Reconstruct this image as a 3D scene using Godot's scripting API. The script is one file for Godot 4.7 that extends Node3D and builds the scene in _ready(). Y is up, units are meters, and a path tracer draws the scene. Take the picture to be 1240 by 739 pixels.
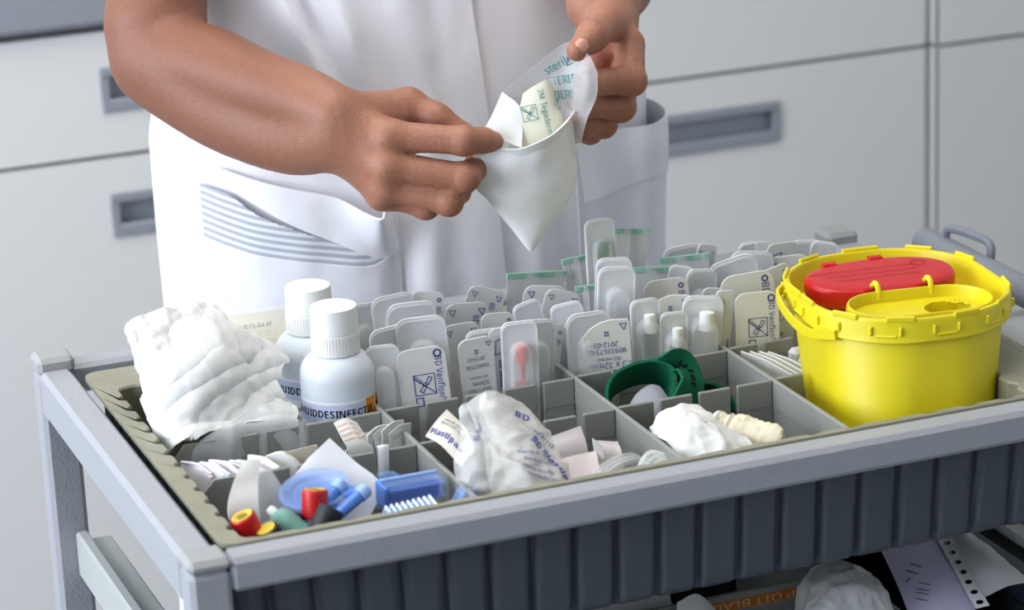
extends Node3D

# ---------------------------------------------------------------- mesh builder
class Mb:
	var v := PackedVector3Array()
	var col := PackedColorArray()
	var tint := Color(1, 1, 1)
	var use_color := false
	var crease := 0.72
	func tri(a: Vector3, b: Vector3, c: Vector3) -> void:
		v.append(a); v.append(b); v.append(c)
		if use_color:
			col.append(tint); col.append(tint); col.append(tint)
	func quad(a: Vector3, b: Vector3, c: Vector3, d: Vector3) -> void:
		tri(a, b, c); tri(a, c, d)
	func fix(from: int) -> void:        # turn a closed piece the right way out (clockwise fronts)
		var s := 0.0
		var m := v[from]
		for i in range(from, v.size(), 3):
			s += (v[i] - m).dot((v[i + 1] - m).cross(v[i + 2] - m))
		if s > 0.0:
			for i in range(from, v.size(), 3):
				var t := v[i + 1]
				v[i + 1] = v[i + 2]
				v[i + 2] = t
	func box(size: Vector3, x: Transform3D, bev := 0.0) -> Mb:
		var from := v.size()
		var h := size * 0.5
		var b := minf(bev, minf(h.x, minf(h.y, h.z)) * 0.98)
		if b <= 0.0:
			var p := []
			for i in 8:
				p.append(x * Vector3(h.x * (1 if i & 1 else -1), h.y * (1 if i & 2 else -1), h.z * (1 if i & 4 else -1)))
			for q in [[0, 1, 3, 2], [5, 4, 6, 7], [4, 0, 2, 6], [1, 5, 7, 3], [2, 3, 7, 6], [4, 5, 1, 0]]:
				quad(p[q[0]], p[q[1]], p[q[2]], p[q[3]])
		else:
			var c := func(sx, sy, sz, ax): return x * Vector3(sx * (h.x - (0.0 if ax == 0 else b)), sy * (h.y - (0.0 if ax == 1 else b)), sz * (h.z - (0.0 if ax == 2 else b)))
			for s in [-1, 1]:
				quad(c.call(s, -1, -1, 0), c.call(s, 1, -1, 0), c.call(s, 1, 1, 0), c.call(s, -1, 1, 0)) if s > 0 else quad(c.call(s, -1, -1, 0), c.call(s, -1, 1, 0), c.call(s, 1, 1, 0), c.call(s, 1, -1, 0))
				quad(c.call(-1, s, -1, 1), c.call(-1, s, 1, 1), c.call(1, s, 1, 1), c.call(1, s, -1, 1)) if s > 0 else quad(c.call(-1, s, -1, 1), c.call(1, s, -1, 1), c.call(1, s, 1, 1), c.call(-1, s, 1, 1))
				quad(c.call(-1, -1, s, 2), c.call(1, -1, s, 2), c.call(1, 1, s, 2), c.call(-1, 1, s, 2)) if s > 0 else quad(c.call(-1, -1, s, 2), c.call(-1, 1, s, 2), c.call(1, 1, s, 2), c.call(1, -1, s, 2))
			for s in [-1, 1]:
				for t in [-1, 1]:
					var e := [[c.call(s, t, -1, 0), c.call(s, t, 1, 0), c.call(s, t, 1, 1), c.call(s, t, -1, 1)], [c.call(-1, s, t, 1), c.call(1, s, t, 1), c.call(1, s, t, 2), c.call(-1, s, t, 2)], [c.call(s, -1, t, 2), c.call(s, 1, t, 2), c.call(s, 1, t, 0), c.call(s, -1, t, 0)]]
					for q in e:
						if s * t > 0: quad(q[0], q[1], q[2], q[3])
						else: quad(q[3], q[2], q[1], q[0])
			for sx in [-1, 1]:
				for sy in [-1, 1]:
					for sz in [-1, 1]:
						if sx * sy * sz > 0: tri(c.call(sx, sy, sz, 0), c.call(sx, sy, sz, 1), c.call(sx, sy, sz, 2))
						else: tri(c.call(sx, sy, sz, 2), c.call(sx, sy, sz, 1), c.call(sx, sy, sz, 0))
		fix(from)
		return self
	func at(size: Vector3, p: Vector3, bev := 0.0) -> Mb:
		return box(size, Transform3D(Basis(), p), bev)
	func span(a: Vector3, b: Vector3, bev := 0.0) -> Mb:     # a box from corner to corner
		return box((b - a).abs(), Transform3D(Basis(), (a + b) * 0.5), bev)
	func loft(rings: Array, cap_a := true, cap_b := true) -> Mb:
		var from := v.size()
		for i in rings.size() - 1:
			var a: PackedVector3Array = rings[i]
			var b: PackedVector3Array = rings[i + 1]
			var n := a.size()
			for j in n:
				quad(a[j], a[(j + 1) % n], b[(j + 1) % n], b[j])
		for e in [[cap_a, 0], [cap_b, rings.size() - 1]]:
			if e[0]:
				var r: PackedVector3Array = rings[e[1]]
				var m := Vector3()
				for p in r: m += p
				m /= r.size()
				for j in r.size():
					if e[1] == 0: tri(m, r[(j + 1) % r.size()], r[j])
					else: tri(m, r[j], r[(j + 1) % r.size()])
		fix(from)
		return self
	func lathe(prof: Array, n: int, x := Transform3D()) -> Mb:    # Vector2(radius, height) from the bottom up
		var rings := []
		for p in prof:
			var r := PackedVector3Array()
			for j in n:
				var a := TAU * j / n
				r.append(x * Vector3(cos(a) * maxf(p.x, 0.00002), p.y, sin(a) * maxf(p.x, 0.00002)))
			rings.append(r)
		return loft(rings, true, true)
	func tube(pts: Array, rad: Variant, n := 8, flat := 1.0) -> Mb:
		var rings := []
		var side := Vector3()
		for i in pts.size():
			var d: Vector3 = (pts[mini(i + 1, pts.size() - 1)] - pts[maxi(i - 1, 0)]).normalized()
			if i == 0: side = d.cross(Vector3.UP if absf(d.y) < 0.9 else Vector3.RIGHT).normalized()
			side = (side - d * side.dot(d)).normalized()
			var up := side.cross(d)
			var rr: float = rad[i] if rad is Array else rad
			var r := PackedVector3Array()
			for j in n:
				var a := TAU * j / n
				r.append(pts[i] + side * cos(a) * rr + up * sin(a) * rr * flat)
			rings.append(r)
		return loft(rings)
	func strip(pts: Array, ups: Array, w: float, t: float) -> Mb:    # a flat band, w wide along ups, t thick
		var rings := []
		for i in pts.size():
			var d: Vector3 = (pts[mini(i + 1, pts.size() - 1)] - pts[maxi(i - 1, 0)]).normalized()
			var u: Vector3 = (ups[i] if i < ups.size() else ups[ups.size() - 1])
			u = (u - d * u.dot(d)).normalized()
			var s := u.cross(d)
			var q: Vector3 = pts[i]
			rings.append(PackedVector3Array([q + u * w / 2 + s * t / 2, q - u * w / 2 + s * t / 2, q - u * w / 2 - s * t / 2, q + u * w / 2 - s * t / 2]))
		return loft(rings)
	func grid(g: Array, thick := 0.0, closed := false) -> Mb:     # rows of points; thick makes a sheet with two faces and edges
		var from := v.size()
		var nr := g.size()
		var nc: int = g[0].size()
		if thick <= 0.0:
			for i in nr - 1:
				for j in nc - 1:
					quad(g[i][j], g[i][j + 1], g[i + 1][j + 1], g[i + 1][j])
			return self
		var f := []
		var k := []
		for i in nr:
			var rf := PackedVector3Array()
			var rk := PackedVector3Array()
			for j in nc:
				var du: Vector3 = g[i][mini(j + 1, nc - 1)] - g[i][maxi(j - 1, 0)]
				var dv: Vector3 = g[mini(i + 1, nr - 1)][j] - g[maxi(i - 1, 0)][j]
				var n := du.cross(dv).normalized() * thick * 0.5
				rf.append(g[i][j] + n)
				rk.append(g[i][j] - n)
			f.append(rf); k.append(rk)
		for i in nr - 1:
			for j in nc - 1:
				quad(f[i][j], f[i + 1][j], f[i + 1][j + 1], f[i][j + 1])
				quad(k[i][j], k[i][j + 1], k[i + 1][j + 1], k[i + 1][j])
		for i in nr - 1:
			quad(f[i][0], k[i][0], k[i + 1][0], f[i + 1][0])
			quad(f[i][nc - 1], f[i + 1][nc - 1], k[i + 1][nc - 1], k[i][nc - 1])
		for j in nc - 1:
			quad(f[0][j], f[0][j + 1], k[0][j + 1], k[0][j])
			quad(f[nr - 1][j], k[nr - 1][j], k[nr - 1][j + 1], f[nr - 1][j + 1])
		# the sheet is closed: keep fronts clockwise
		var a: Vector3 = f[0][0]
		var n2: Vector3 = (f[0][0] - k[0][0])
		var w: Vector3 = (v[from + 2] - v[from]).cross(v[from + 1] - v[from])
		if w.dot(n2) < 0.0:
			for i in range(from, v.size(), 3):
				var t := v[i + 1]
				v[i + 1] = v[i + 2]
				v[i + 2] = t
		return self
	func plate(outline: PackedVector2Array, z0: float, z1: float, x := Transform3D(), bev := 0.0) -> Mb:   # an outline in x, y made thick along z
		var from := v.size()
		var rings := []
		var m := Vector2()
		for p in outline: m += p
		m /= outline.size()
		var lv := [[z0, 1.0], [z1, 1.0]] if bev <= 0.0 else [[z0, 1.0], [z1 - bev, 1.0], [z1, 0.0]]
		for l in lv:
			var r := PackedVector3Array()
			for p in outline:
				var q: Vector2 = p if l[1] == 1.0 else p - (p - m).normalized() * bev
				r.append(x * Vector3(q.x, q.y, l[0]))
			rings.append(r)
		loft(rings, false, false)
		var ids := Geometry2D.triangulate_polygon(outline)
		for e in [0, rings.size() - 1]:
			var r: PackedVector3Array = rings[e]
			for i in range(0, ids.size(), 3):
				if e == 0: tri(r[ids[i]], r[ids[i + 1]], r[ids[i + 2]])
				else: tri(r[ids[i + 2]], r[ids[i + 1]], r[ids[i]])
		# orient the wall and the caps separately
		var nw := outline.size() * 6 * (rings.size() - 1)
		var c := x * Vector3(m.x, m.y, (z0 + z1) / 2)
		var s := 0.0
		for i in range(from, from + nw, 3):
			s += (v[i] - c).dot((v[i + 2] - v[i]).cross(v[i + 1] - v[i]))
		if s < 0.0:
			for i in range(from, from + nw, 3):
				var t := v[i + 1]
				v[i + 1] = v[i + 2]; v[i + 2] = t
		var zn := x.basis.z
		for i in range(from + nw, v.size(), 3):
			var out := zn if i >= from + nw + ids.size() else -zn
			if (v[i + 2] - v[i]).cross(v[i + 1] - v[i]).dot(out) < 0.0:
				var t := v[i + 1]
				v[i + 1] = v[i + 2]; v[i + 2] = t
		return self
	func add(o: Mb, x := Transform3D()) -> Mb:
		for p in o.v: v.append(x * p)
		return self
	func mesh() -> ArrayMesh:
		var n := v.size() / 3
		var fn := PackedVector3Array()
		fn.resize(n)
		var share := {}
		for i in n:
			var a := v[i * 3]
			fn[i] = (v[i * 3 + 2] - a).cross(v[i * 3 + 1] - a)
			for k in 3:
				var key := Vector3i((v[i * 3 + k] * 40000.0).round())
				if share.has(key): share[key].append(i)
				else: share[key] = [i]
		var nn := PackedVector3Array()
		nn.resize(v.size())
		for i in n:
			var un := fn[i].normalized()
			for k in 3:
				var key := Vector3i((v[i * 3 + k] * 40000.0).round())
				var s := Vector3()
				for f in share[key]:
					if fn[f].normalized().dot(un) > crease: s += fn[f]
				nn[i * 3 + k] = s.normalized() if s.length_squared() > 1e-24 else Vector3.UP
		var arr := []
		arr.resize(Mesh.ARRAY_MAX)
		arr[Mesh.ARRAY_VERTEX] = v
		arr[Mesh.ARRAY_NORMAL] = nn
		if use_color: arr[Mesh.ARRAY_COLOR] = col
		var m := ArrayMesh.new()
		if v.size(): m.add_surface_from_arrays(Mesh.PRIMITIVE_TRIANGLES, arr)
		return m

# ---------------------------------------------------------------- scene helpers
var names := {}
func numbered(called: String) -> String:
	var n: int = names.get(called, 0)
	names[called] = n + 1
	return called if n == 0 else "%s_%03d" % [called, n]

func meta(o: Node, label := "", category := "", group := "", kind := "") -> Node3D:
	for e in [["label", label], ["category", category], ["group", group], ["kind", kind]]:
		if e[1] != "": o.set_meta(e[0], e[1])
	return o

func obj(called: String, m: Variant, material: Material, parent: Node = self) -> MeshInstance3D:
	var o := MeshInstance3D.new()
	o.mesh = m.mesh() if m is Mb else m
	o.material_override = material
	if parent == self:
		o.name = numbered(called)
		add_child(o)
	else:
		var k := 0
		for c in parent.get_children():
			if str(c.name).begins_with(called): k += 1
		o.name = called if k == 0 else "%s_%03d" % [called, k]
		parent.add_child(o, true)
	return o

func struct(called: String, m: Variant, material: Material, parent: Node = self) -> MeshInstance3D:
	var o := obj(called, m, material, parent)
	if parent == self: o.set_meta("kind", "structure")
	return o

func thing(called: String, label: String, category: String, x := Transform3D(), group := "") -> Node3D:
	var o := Node3D.new()
	o.name = numbered(called)
	add_child(o)
	o.transform = x
	meta(o, label, category, group)
	return o

func dup(src: Node3D, label: String, x: Transform3D, group := "") -> Node3D:
	var base := str(src.name)
	var rx := RegEx.create_from_string("_\\d{3}$")
	base = rx.sub(base, "")
	var o: Node3D = src.duplicate()
	o.name = numbered(base)
	add_child(o)
	o.transform = x
	meta(o, label, "", group)
	return o

func T(p: Vector3, ex := 0.0, ey := 0.0, ez := 0.0) -> Transform3D:    # degrees, turned y then x then z
	return Transform3D(Basis.from_euler(Vector3(deg_to_rad(ex), deg_to_rad(ey), deg_to_rad(ez))), p)

func mt(c: Color, rough := 0.6, metal := 0.0, spec := 0.5) -> StandardMaterial3D:
	var m := StandardMaterial3D.new()
	m.albedo_color = c
	m.roughness = rough
	m.metallic = metal
	m.metallic_specular = spec
	return m

func rgb(r: float, g: float, b: float) -> Color:
	return Color(r / 255.0, g / 255.0, b / 255.0)

func film(c: Color, a: float, rough := 0.3) -> StandardMaterial3D:
	var m := mt(c, rough)
	m.albedo_color.a = a
	m.transparency = BaseMaterial3D.TRANSPARENCY_ALPHA
	return m

func noise_tex(freq: float, seed_: int, ramp: Array, size := 256, kind := FastNoiseLite.TYPE_SIMPLEX_SMOOTH, octaves := 4) -> NoiseTexture2D:
	var n := FastNoiseLite.new()
	n.noise_type = kind
	n.seed = seed_
	n.frequency = freq
	n.fractal_octaves = octaves
	var t := NoiseTexture2D.new()
	t.width = size; t.height = size
	t.seamless = true
	t.noise = n
	if ramp.size():
		var g := Gradient.new()
		g.offsets = PackedFloat32Array(ramp[0])
		g.colors = PackedColorArray(ramp[1])
		t.color_ramp = g
	return t

func grain(m: StandardMaterial3D, freq: float, seed_: int, depth: float, scale: float, kind := FastNoiseLite.TYPE_SIMPLEX_SMOOTH) -> StandardMaterial3D:
	var t := noise_tex(freq, seed_, [], 256, kind)
	t.as_normal_map = true
	t.bump_strength = 6.0
	m.normal_enabled = true
	m.normal_texture = t
	m.normal_scale = depth
	m.uv1_triplanar = true
	m.uv1_scale = Vector3.ONE * scale
	return m

func mottle(m: StandardMaterial3D, a: Color, b: Color, freq: float, seed_: int, scale: float) -> StandardMaterial3D:
	m.albedo_texture = noise_tex(freq, seed_, [[0.2, 0.8], [a, b]])
	m.albedo_color = Color(1, 1, 1, m.albedo_color.a)
	m.uv1_triplanar = true
	m.uv1_scale = Vector3.ONE * scale
	return m

func round_rect(w: float, h: float, r: float, n := 4) -> PackedVector2Array:
	var o := PackedVector2Array()
	r = minf(r, minf(w, h) / 2 * 0.98)
	for c in 4:
		var cx := (w / 2 - r) * (1 if c == 0 or c == 3 else -1)
		var cy := (h / 2 - r) * (1 if c < 2 else -1)
		for i in n + 1:
			var a := (c + float(i) / n) * PI / 2
			o.append(Vector2(cx + cos(a) * r, cy + sin(a) * r))
	return o

func ring(o: PackedVector2Array, y: float, x := Transform3D()) -> PackedVector3Array:    # an outline laid flat at height y
	var r := PackedVector3Array()
	for p in o: r.append(x * Vector3(p.x, y, p.y))
	return r

func smooth_curve(p: Array, n: int) -> Array:     # n points along a Catmull-Rom curve
	var o := []
	var m := p.size() - 1
	for i in n:
		var t := float(i) / (n - 1) * m
		var k := mini(int(t), m - 1)
		var f := t - k
		var a: Vector3 = p[k - 1] if k > 0 else p[0] * 2.0 - p[1]
		var d: Vector3 = p[k + 2] if k + 2 <= m else p[m] * 2.0 - p[m - 1]
		o.append(p[k].cubic_interpolate(p[k + 1], a, d, f))
	return o

func patch(ctrl: Array, nu: int, nv: int) -> Array:    # a smooth sheet through a net of control points
	var rows := []
	for r in ctrl: rows.append(smooth_curve(r, nu))
	var o := []
	for i in nv: o.append([])
	for j in nu:
		var c := []
		for r in rows: c.append(r[j])
		var s := smooth_curve(c, nv)
		for i in nv: o[i].append(s[i])
	return o

func crumple(g: Array, amp: float, freq: float, seed_: int, sharp := true, keep_edge := false) -> Array:
	var n := FastNoiseLite.new()
	n.seed = seed_
	n.frequency = freq
	n.noise_type = FastNoiseLite.TYPE_CELLULAR if sharp else FastNoiseLite.TYPE_SIMPLEX_SMOOTH
	n.cellular_return_type = FastNoiseLite.RETURN_DISTANCE2_SUB
	n.fractal_octaves = 2
	var o := []
	for i in g.size():
		var row := []
		for j in g[0].size():
			var du: Vector3 = g[i][mini(j + 1, g[0].size() - 1)] - g[i][maxi(j - 1, 0)]
			var dv: Vector3 = g[mini(i + 1, g.size() - 1)][j] - g[maxi(i - 1, 0)][j]
			var nr := du.cross(dv).normalized()
			var q: Vector3 = g[i][j]
			var e := 1.0
			if keep_edge: e = minf(1.0, 4.0 * minf(minf(i, g.size() - 1 - i) / float(g.size()), minf(j, g[0].size() - 1 - j) / float(g[0].size())))
			row.append(q + nr * n.get_noise_3dv(q) * amp * e)
		o.append(row)
	return o

var font_cache := {}
func words(s: String, h: float, bold := false, font := "Droid Sans") -> Mb:    # flat lettering, cap height about h, centred, in x and y
	var f: SystemFont
	var key := font + str(bold)
	if font_cache.has(key): f = font_cache[key]
	else:
		f = SystemFont.new()
		f.font_names = PackedStringArray([font])
		if bold: f.font_weight = 700
		font_cache[key] = f
	var t := TextMesh.new()
	t.text = s
	t.font = f
	t.font_size = 16
	t.pixel_size = h / 11.4
	t.depth = 0.0
	t.curve_step = 2.0
	t.horizontal_alignment = HORIZONTAL_ALIGNMENT_CENTER
	var b := Mb.new()
	if t.get_surface_count() == 0: return b
	var a := t.surface_get_arrays(0)
	var vs: PackedVector3Array = a[Mesh.ARRAY_VERTEX]
	var ix: PackedInt32Array = a[Mesh.ARRAY_INDEX]
	for i in ix.size(): b.v.append(vs[ix[i]])
	return b

func wrap_round(b: Mb, r: float) -> Mb:     # bend flat lettering onto a cylinder about y
	var o := Mb.new()
	for p in b.v:
		var a := p.x / r
		o.v.append(Vector3(sin(a) * r, p.y, cos(a) * r))
	return o

func bar2(b: Mb, p: Vector2, q: Vector2, w: float) -> void:    # a printed line in the plane z = 0
	var d := (q - p).normalized() * w / 2
	var n := Vector2(-d.y, d.x)
	var e := [p - d + n, q + d + n, q + d - n, p - d - n]
	b.quad(Vector3(e[0].x, e[0].y, 0), Vector3(e[1].x, e[1].y, 0), Vector3(e[2].x, e[2].y, 0), Vector3(e[3].x, e[3].y, 0))

func poly_line(b: Mb, pts: Array, w: float, closed := true) -> void:
	for i in (pts.size() if closed else pts.size() - 1):
		bar2(b, pts[i], pts[(i + 1) % pts.size()], w)

# ---------------------------------------------------------------- materials
var M := {}
func materials() -> void:
	M.wall = grain(mt(rgb(236, 234, 230), 0.85), 0.05, 3, 0.15, 3.0)
	M.wall_grey = grain(mt(rgb(205, 207, 210), 0.85), 0.05, 3, 0.15, 3.0)
	M.floor = mottle(mt(Color.WHITE, 0.45), rgb(142, 146, 150), rgb(156, 160, 164), 0.03, 5, 1.5)
	M.ceil = mt(rgb(236, 236, 234), 0.9)
	M.front = grain(mt(rgb(216, 216, 213), 0.5, 0.0, 0.35), 0.08, 9, 0.06, 6.0)
	M.carcass = mt(rgb(120, 122, 124), 0.7)
	M.handle = mt(rgb(150, 155, 163), 0.42, 0.25)
	M.bowl = mt(rgb(150, 155, 164), 0.45, 0.2)
	M.steel = mt(rgb(150, 153, 161), 0.42, 0.3)
	M.frame = grain(mt(rgb(160, 162, 167), 0.42, 0.0, 0.5), 0.12, 4, 0.10, 8.0)
	M.plastic_cap = grain(mt(rgb(158, 160, 160), 0.6), 0.09, 14, 0.3, 20.0)
	M.grip = mt(rgb(128, 133, 142), 0.45)
	M.runner = mt(rgb(172, 176, 172), 0.55)
	M.shell = grain(mt(rgb(67, 74, 82), 0.5, 0.0, 0.5), 0.1, 21, 0.12, 14.0)
	M.rim = mottle(mt(Color.WHITE, 0.5), rgb(138, 136, 117), rgb(146, 143, 125), 0.02, 7, 6.0)
	M.inner = mt(rgb(128, 124, 100), 0.55)
	M.divider = grain(mt(rgb(142, 143, 137), 0.5), 0.1, 25, 0.08, 14.0)
	M.black = mt(rgb(22, 24, 28), 0.5)
	M.window_frame = mt(rgb(228, 228, 226), 0.5)
	M.pane = film(rgb(235, 245, 245), 0.06, 0.02)
	M.lamp = mt(rgb(250, 250, 245), 0.6)
	M.lamp.emission_enabled = true
	M.lamp.emission = rgb(255, 250, 240)
	M.lamp.emission_energy_multiplier = 1.2
	# packs, papers and plastics
	M.paper = mt(rgb(222, 222, 219), 0.8, 0.0, 0.25)
	M.paper_warm = mt(rgb(226, 223, 213), 0.8, 0.0, 0.25)
	M.paper_thin = mt(rgb(244, 245, 246), 0.7, 0.0, 0.3)
	M.paper_cream = mt(rgb(236, 233, 212), 0.7, 0.0, 0.3)
	M.pouch_paper = mt(rgb(248, 249, 246), 0.6, 0.0, 0.3)
	M.pink_paper = mt(rgb(222, 211, 208), 0.8)
	M.magenta_paper = mt(rgb(226, 150, 196), 0.8)
	M.card = mt(rgb(196, 184, 164), 0.75)
	for k in ["paper", "paper_warm", "paper_thin", "paper_cream", "pouch_paper"]:
		M[k].backlight_enabled = true
		M[k].backlight = Color(0.22, 0.22, 0.21)
	M.film = film(rgb(250, 251, 251), 0.30, 0.27)
	M.film_clear = film(rgb(238, 242, 242), 0.26, 0.27)
	M.film_heavy = film(rgb(216, 215, 211), 0.56, 0.27)
	M.sachet = mt(rgb(206, 208, 214), 0.6)
	M.film_grey = film(rgb(222, 224, 224), 0.5, 0.3)
	M.clear_part = film(rgb(222, 226, 226), 0.45, 0.3)
	M.cap_white = mt(rgb(238, 238, 234), 0.5)
	M.bottle = mt(rgb(216, 222, 228), 0.34)
	M.bottle.subsurf_scatter_enabled = true
	M.bottle.subsurf_scatter_strength = 0.25
	M.label_white = mt(rgb(236, 237, 240), 0.5)
	M.label_blue = mt(rgb(196, 202, 228), 0.5)
	M.orange = mt(rgb(226, 142, 26), 0.5)
	M.black_ink = mt(rgb(14, 14, 16), 0.8, 0.0, 0.1)
	M.blue_ink = mt(rgb(58, 62, 150), 0.6)
	M.grey_ink = mt(rgb(92, 92, 96), 0.6)
	M.grey_pale = mt(rgb(190, 190, 188), 0.6)
	M.green_ink = mt(rgb(60, 140, 104), 0.6)
	M.orange_ink = mt(rgb(214, 130, 66), 0.6)
	M.red_ink = mt(rgb(196, 110, 110), 0.6)
	M.teal_ink = mt(rgb(40, 134, 128), 0.6)
	M.green_seal = mt(rgb(150, 198, 174), 0.5)
	M.yellow = mt(rgb(228, 210, 22), 0.42)
	M.olive = mt(rgb(120, 108, 22), 0.7)
	M.red = mt(rgb(196, 22, 26), 0.33)
	M.red_dark = mt(rgb(140, 14, 18), 0.4)
	M.tissue = grain(mt(rgb(220, 220, 217), 0.9, 0.0, 0.2), 0.3, 61, 0.12, 40.0)
	M.tissue.backlight_enabled = true
	M.tissue.backlight = Color(0.25, 0.25, 0.25)
	M.gauze = grain(mt(rgb(236, 228, 200), 0.9, 0.0, 0.2), 0.35, 62, 0.3, 60.0)
	M.green_cloth = grain(mt(rgb(12, 92, 66), 0.85, 0.0, 0.3), 0.4, 63, 0.5, 60.0)
	M.clip_grey = mt(rgb(176, 178, 190), 0.4)
	M.mint = film(rgb(160, 226, 206), 0.5, 0.28)
	M.mint_dark = mt(rgb(140, 208, 188), 0.4)
	M.blue_clear = film(rgb(140, 176, 236), 0.42, 0.27)
	M.blue_solid = mt(rgb(84, 132, 214), 0.35)
	M.blue_deep = mt(rgb(28, 62, 176), 0.35)
	M.blue_pale = mt(rgb(150, 182, 232), 0.35)
	M.blue_bright = mt(rgb(44, 132, 200), 0.4)
	M.rib_white = mt(rgb(216, 226, 240), 0.4)
	M.dark_tray = mt(rgb(34, 37, 41), 0.6)
	M.dark_rail = mt(rgb(30, 38, 52), 0.5)
	M.divider_dark = mt(rgb(96, 97, 94), 0.5)
	M.label_brown = mt(rgb(190, 112, 30), 0.5)
	M.label_ink = mt(rgb(226, 196, 150), 0.6)
	M.doc_paper = mt(rgb(206, 202, 232), 0.7)
	M.doc_ink = mt(rgb(110, 84, 112), 0.7)

# ---------------------------------------------------------------- room and cabinets
func room() -> void:
	struct("floor", Mb.new().span(Vector3(-1.9, -0.15, -3.9), Vector3(3.4, 0, 1.8)), M.floor)
	struct("ceiling", Mb.new().span(Vector3(-1.9, 2.7, -3.9), Vector3(3.4, 2.85, 1.8)), M.ceil)
	struct("wall_back", Mb.new().span(Vector3(-1.9, 0, -3.9), Vector3(3.4, 2.7, -3.72)), M.wall)
	struct("wall_front", Mb.new().span(Vector3(-1.9, 0, 1.62), Vector3(3.4, 2.7, 1.8)), M.wall_grey)
	struct("wall_right", Mb.new().span(Vector3(3.22, 0, -3.72), Vector3(3.4, 2.7, 1.62)), M.wall)
	var w := Mb.new()      # the left wall with its window opening, z -3.0 .. -0.5, y 0.95 .. 2.45
	w.span(Vector3(-1.9, 0, -3.72), Vector3(-1.72, 0.95, 1.62))
	w.span(Vector3(-1.9, 2.45, -3.72), Vector3(-1.72, 2.7, 1.62))
	w.span(Vector3(-1.9, 0.95, -3.72), Vector3(-1.72, 2.45, -3.0))
	w.span(Vector3(-1.9, 0.95, -0.5), Vector3(-1.72, 2.45, 1.62))
	struct("wall_left", w, M.wall)
	var wn := struct("window_1", Mb.new().span(Vector3(-1.85, 0.95, -3.0), Vector3(-1.77, 1.0, -0.5), 0.005).span(Vector3(-1.85, 2.4, -3.0), Vector3(-1.77, 2.45, -0.5), 0.005).span(Vector3(-1.85, 1.0, -3.0), Vector3(-1.77, 2.4, -2.95), 0.005).span(Vector3(-1.85, 1.0, -0.55), Vector3(-1.77, 2.4, -0.5), 0.005).span(Vector3(-1.85, 1.0, -1.78), Vector3(-1.77, 2.4, -1.72), 0.005), M.window_frame)
	for z in [-2.95, -1.72]:
		obj("pane", Mb.new().span(Vector3(-1.815, 1.0, z), Vector3(-1.811, 2.4, z + 1.17)), M.pane, wn)
	struct("window_2", Mb.new().span(Vector3(-1.74, 0.93, -3.02), Vector3(-1.66, 0.95, -0.45), 0.006), M.window_frame)
	struct("baseboard_left", Mb.new().span(Vector3(-1.72, 0, -3.05), Vector3(-1.705, 0.1, 1.62), 0.004), M.window_frame)
	struct("baseboard_right", Mb.new().span(Vector3(3.205, 0, -3.05), Vector3(3.22, 0.1, 1.62), 0.004), M.window_frame)
	struct("baseboard_front", Mb.new().span(Vector3(-1.70, 0, 1.605), Vector3(3.2, 0.1, 1.62), 0.004), M.window_frame)
	# the ceiling fitting
	var l := thing("ceiling_lamp", "flat square ceiling light panel above the trolley", "lamp", T(Vector3(0.6, 2.7, -2.2)))
	obj("lamp_frame", Mb.new().span(Vector3(-0.62, -0.04, -0.62), Vector3(0.62, 0, -0.6)).span(Vector3(-0.62, -0.04, 0.6), Vector3(0.62, 0, 0.62)).span(Vector3(-0.62, -0.04, -0.6), Vector3(-0.6, 0, 0.6)).span(Vector3(0.6, -0.04, -0.6), Vector3(0.62, 0, 0.6)), M.window_frame, l)
	obj("diffuser", Mb.new().span(Vector3(-0.6, -0.02, -0.6), Vector3(0.6, -0.005, 0.6)), M.lamp, l)
	var a := AreaLight3D.new()
	a.name = "panel_light"
	a.area_size = Vector2(1.2, 1.2)
	a.area_range = 9.0
	a.light_energy = LAMP_ENERGY
	a.light_color = rgb(255, 249, 238)
	a.shadow_enabled = true
	a.transform = T(Vector3(0, -0.03, 0), -90)
	l.add_child(a)

func drawer_front(w: float, h: float, hx: float, hy: float, hw: float, hh: float) -> Mb:   # lower left corner at 0, 0; front at z = 0; a pocket for the pull
	var b := Mb.new()
	var t := -0.018
	var xs := [0.0, hx - hw / 2, hx + hw / 2, w]
	var ys := [0.0, hy - hh / 2, hy + hh / 2, h]
	for i in 3:
		for j in 3:
			if (i == 1 and j == 1) and hw > 0.0: continue
			if xs[i + 1] - xs[i] <= 0 or ys[j + 1] - ys[j] <= 0: continue
			b.quad(Vector3(xs[i], ys[j], 0), Vector3(xs[i], ys[j + 1], 0), Vector3(xs[i + 1], ys[j + 1], 0), Vector3(xs[i + 1], ys[j], 0))
			b.quad(Vector3(xs[i], ys[j], t), Vector3(xs[i + 1], ys[j], t), Vector3(xs[i + 1], ys[j + 1], t), Vector3(xs[i], ys[j + 1], t))
	b.quad(Vector3(0, 0, 0), Vector3(0, 0, t), Vector3(0, h, t), Vector3(0, h, 0))
	b.quad(Vector3(w, 0, 0), Vector3(w, h, 0), Vector3(w, h, t), Vector3(w, 0, t))
	b.quad(Vector3(0, h, 0), Vector3(0, h, t), Vector3(w, h, t), Vector3(w, h, 0))
	b.quad(Vector3(0, 0, 0), Vector3(w, 0, 0), Vector3(w, 0, t), Vector3(0, 0, t))
	return b

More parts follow.
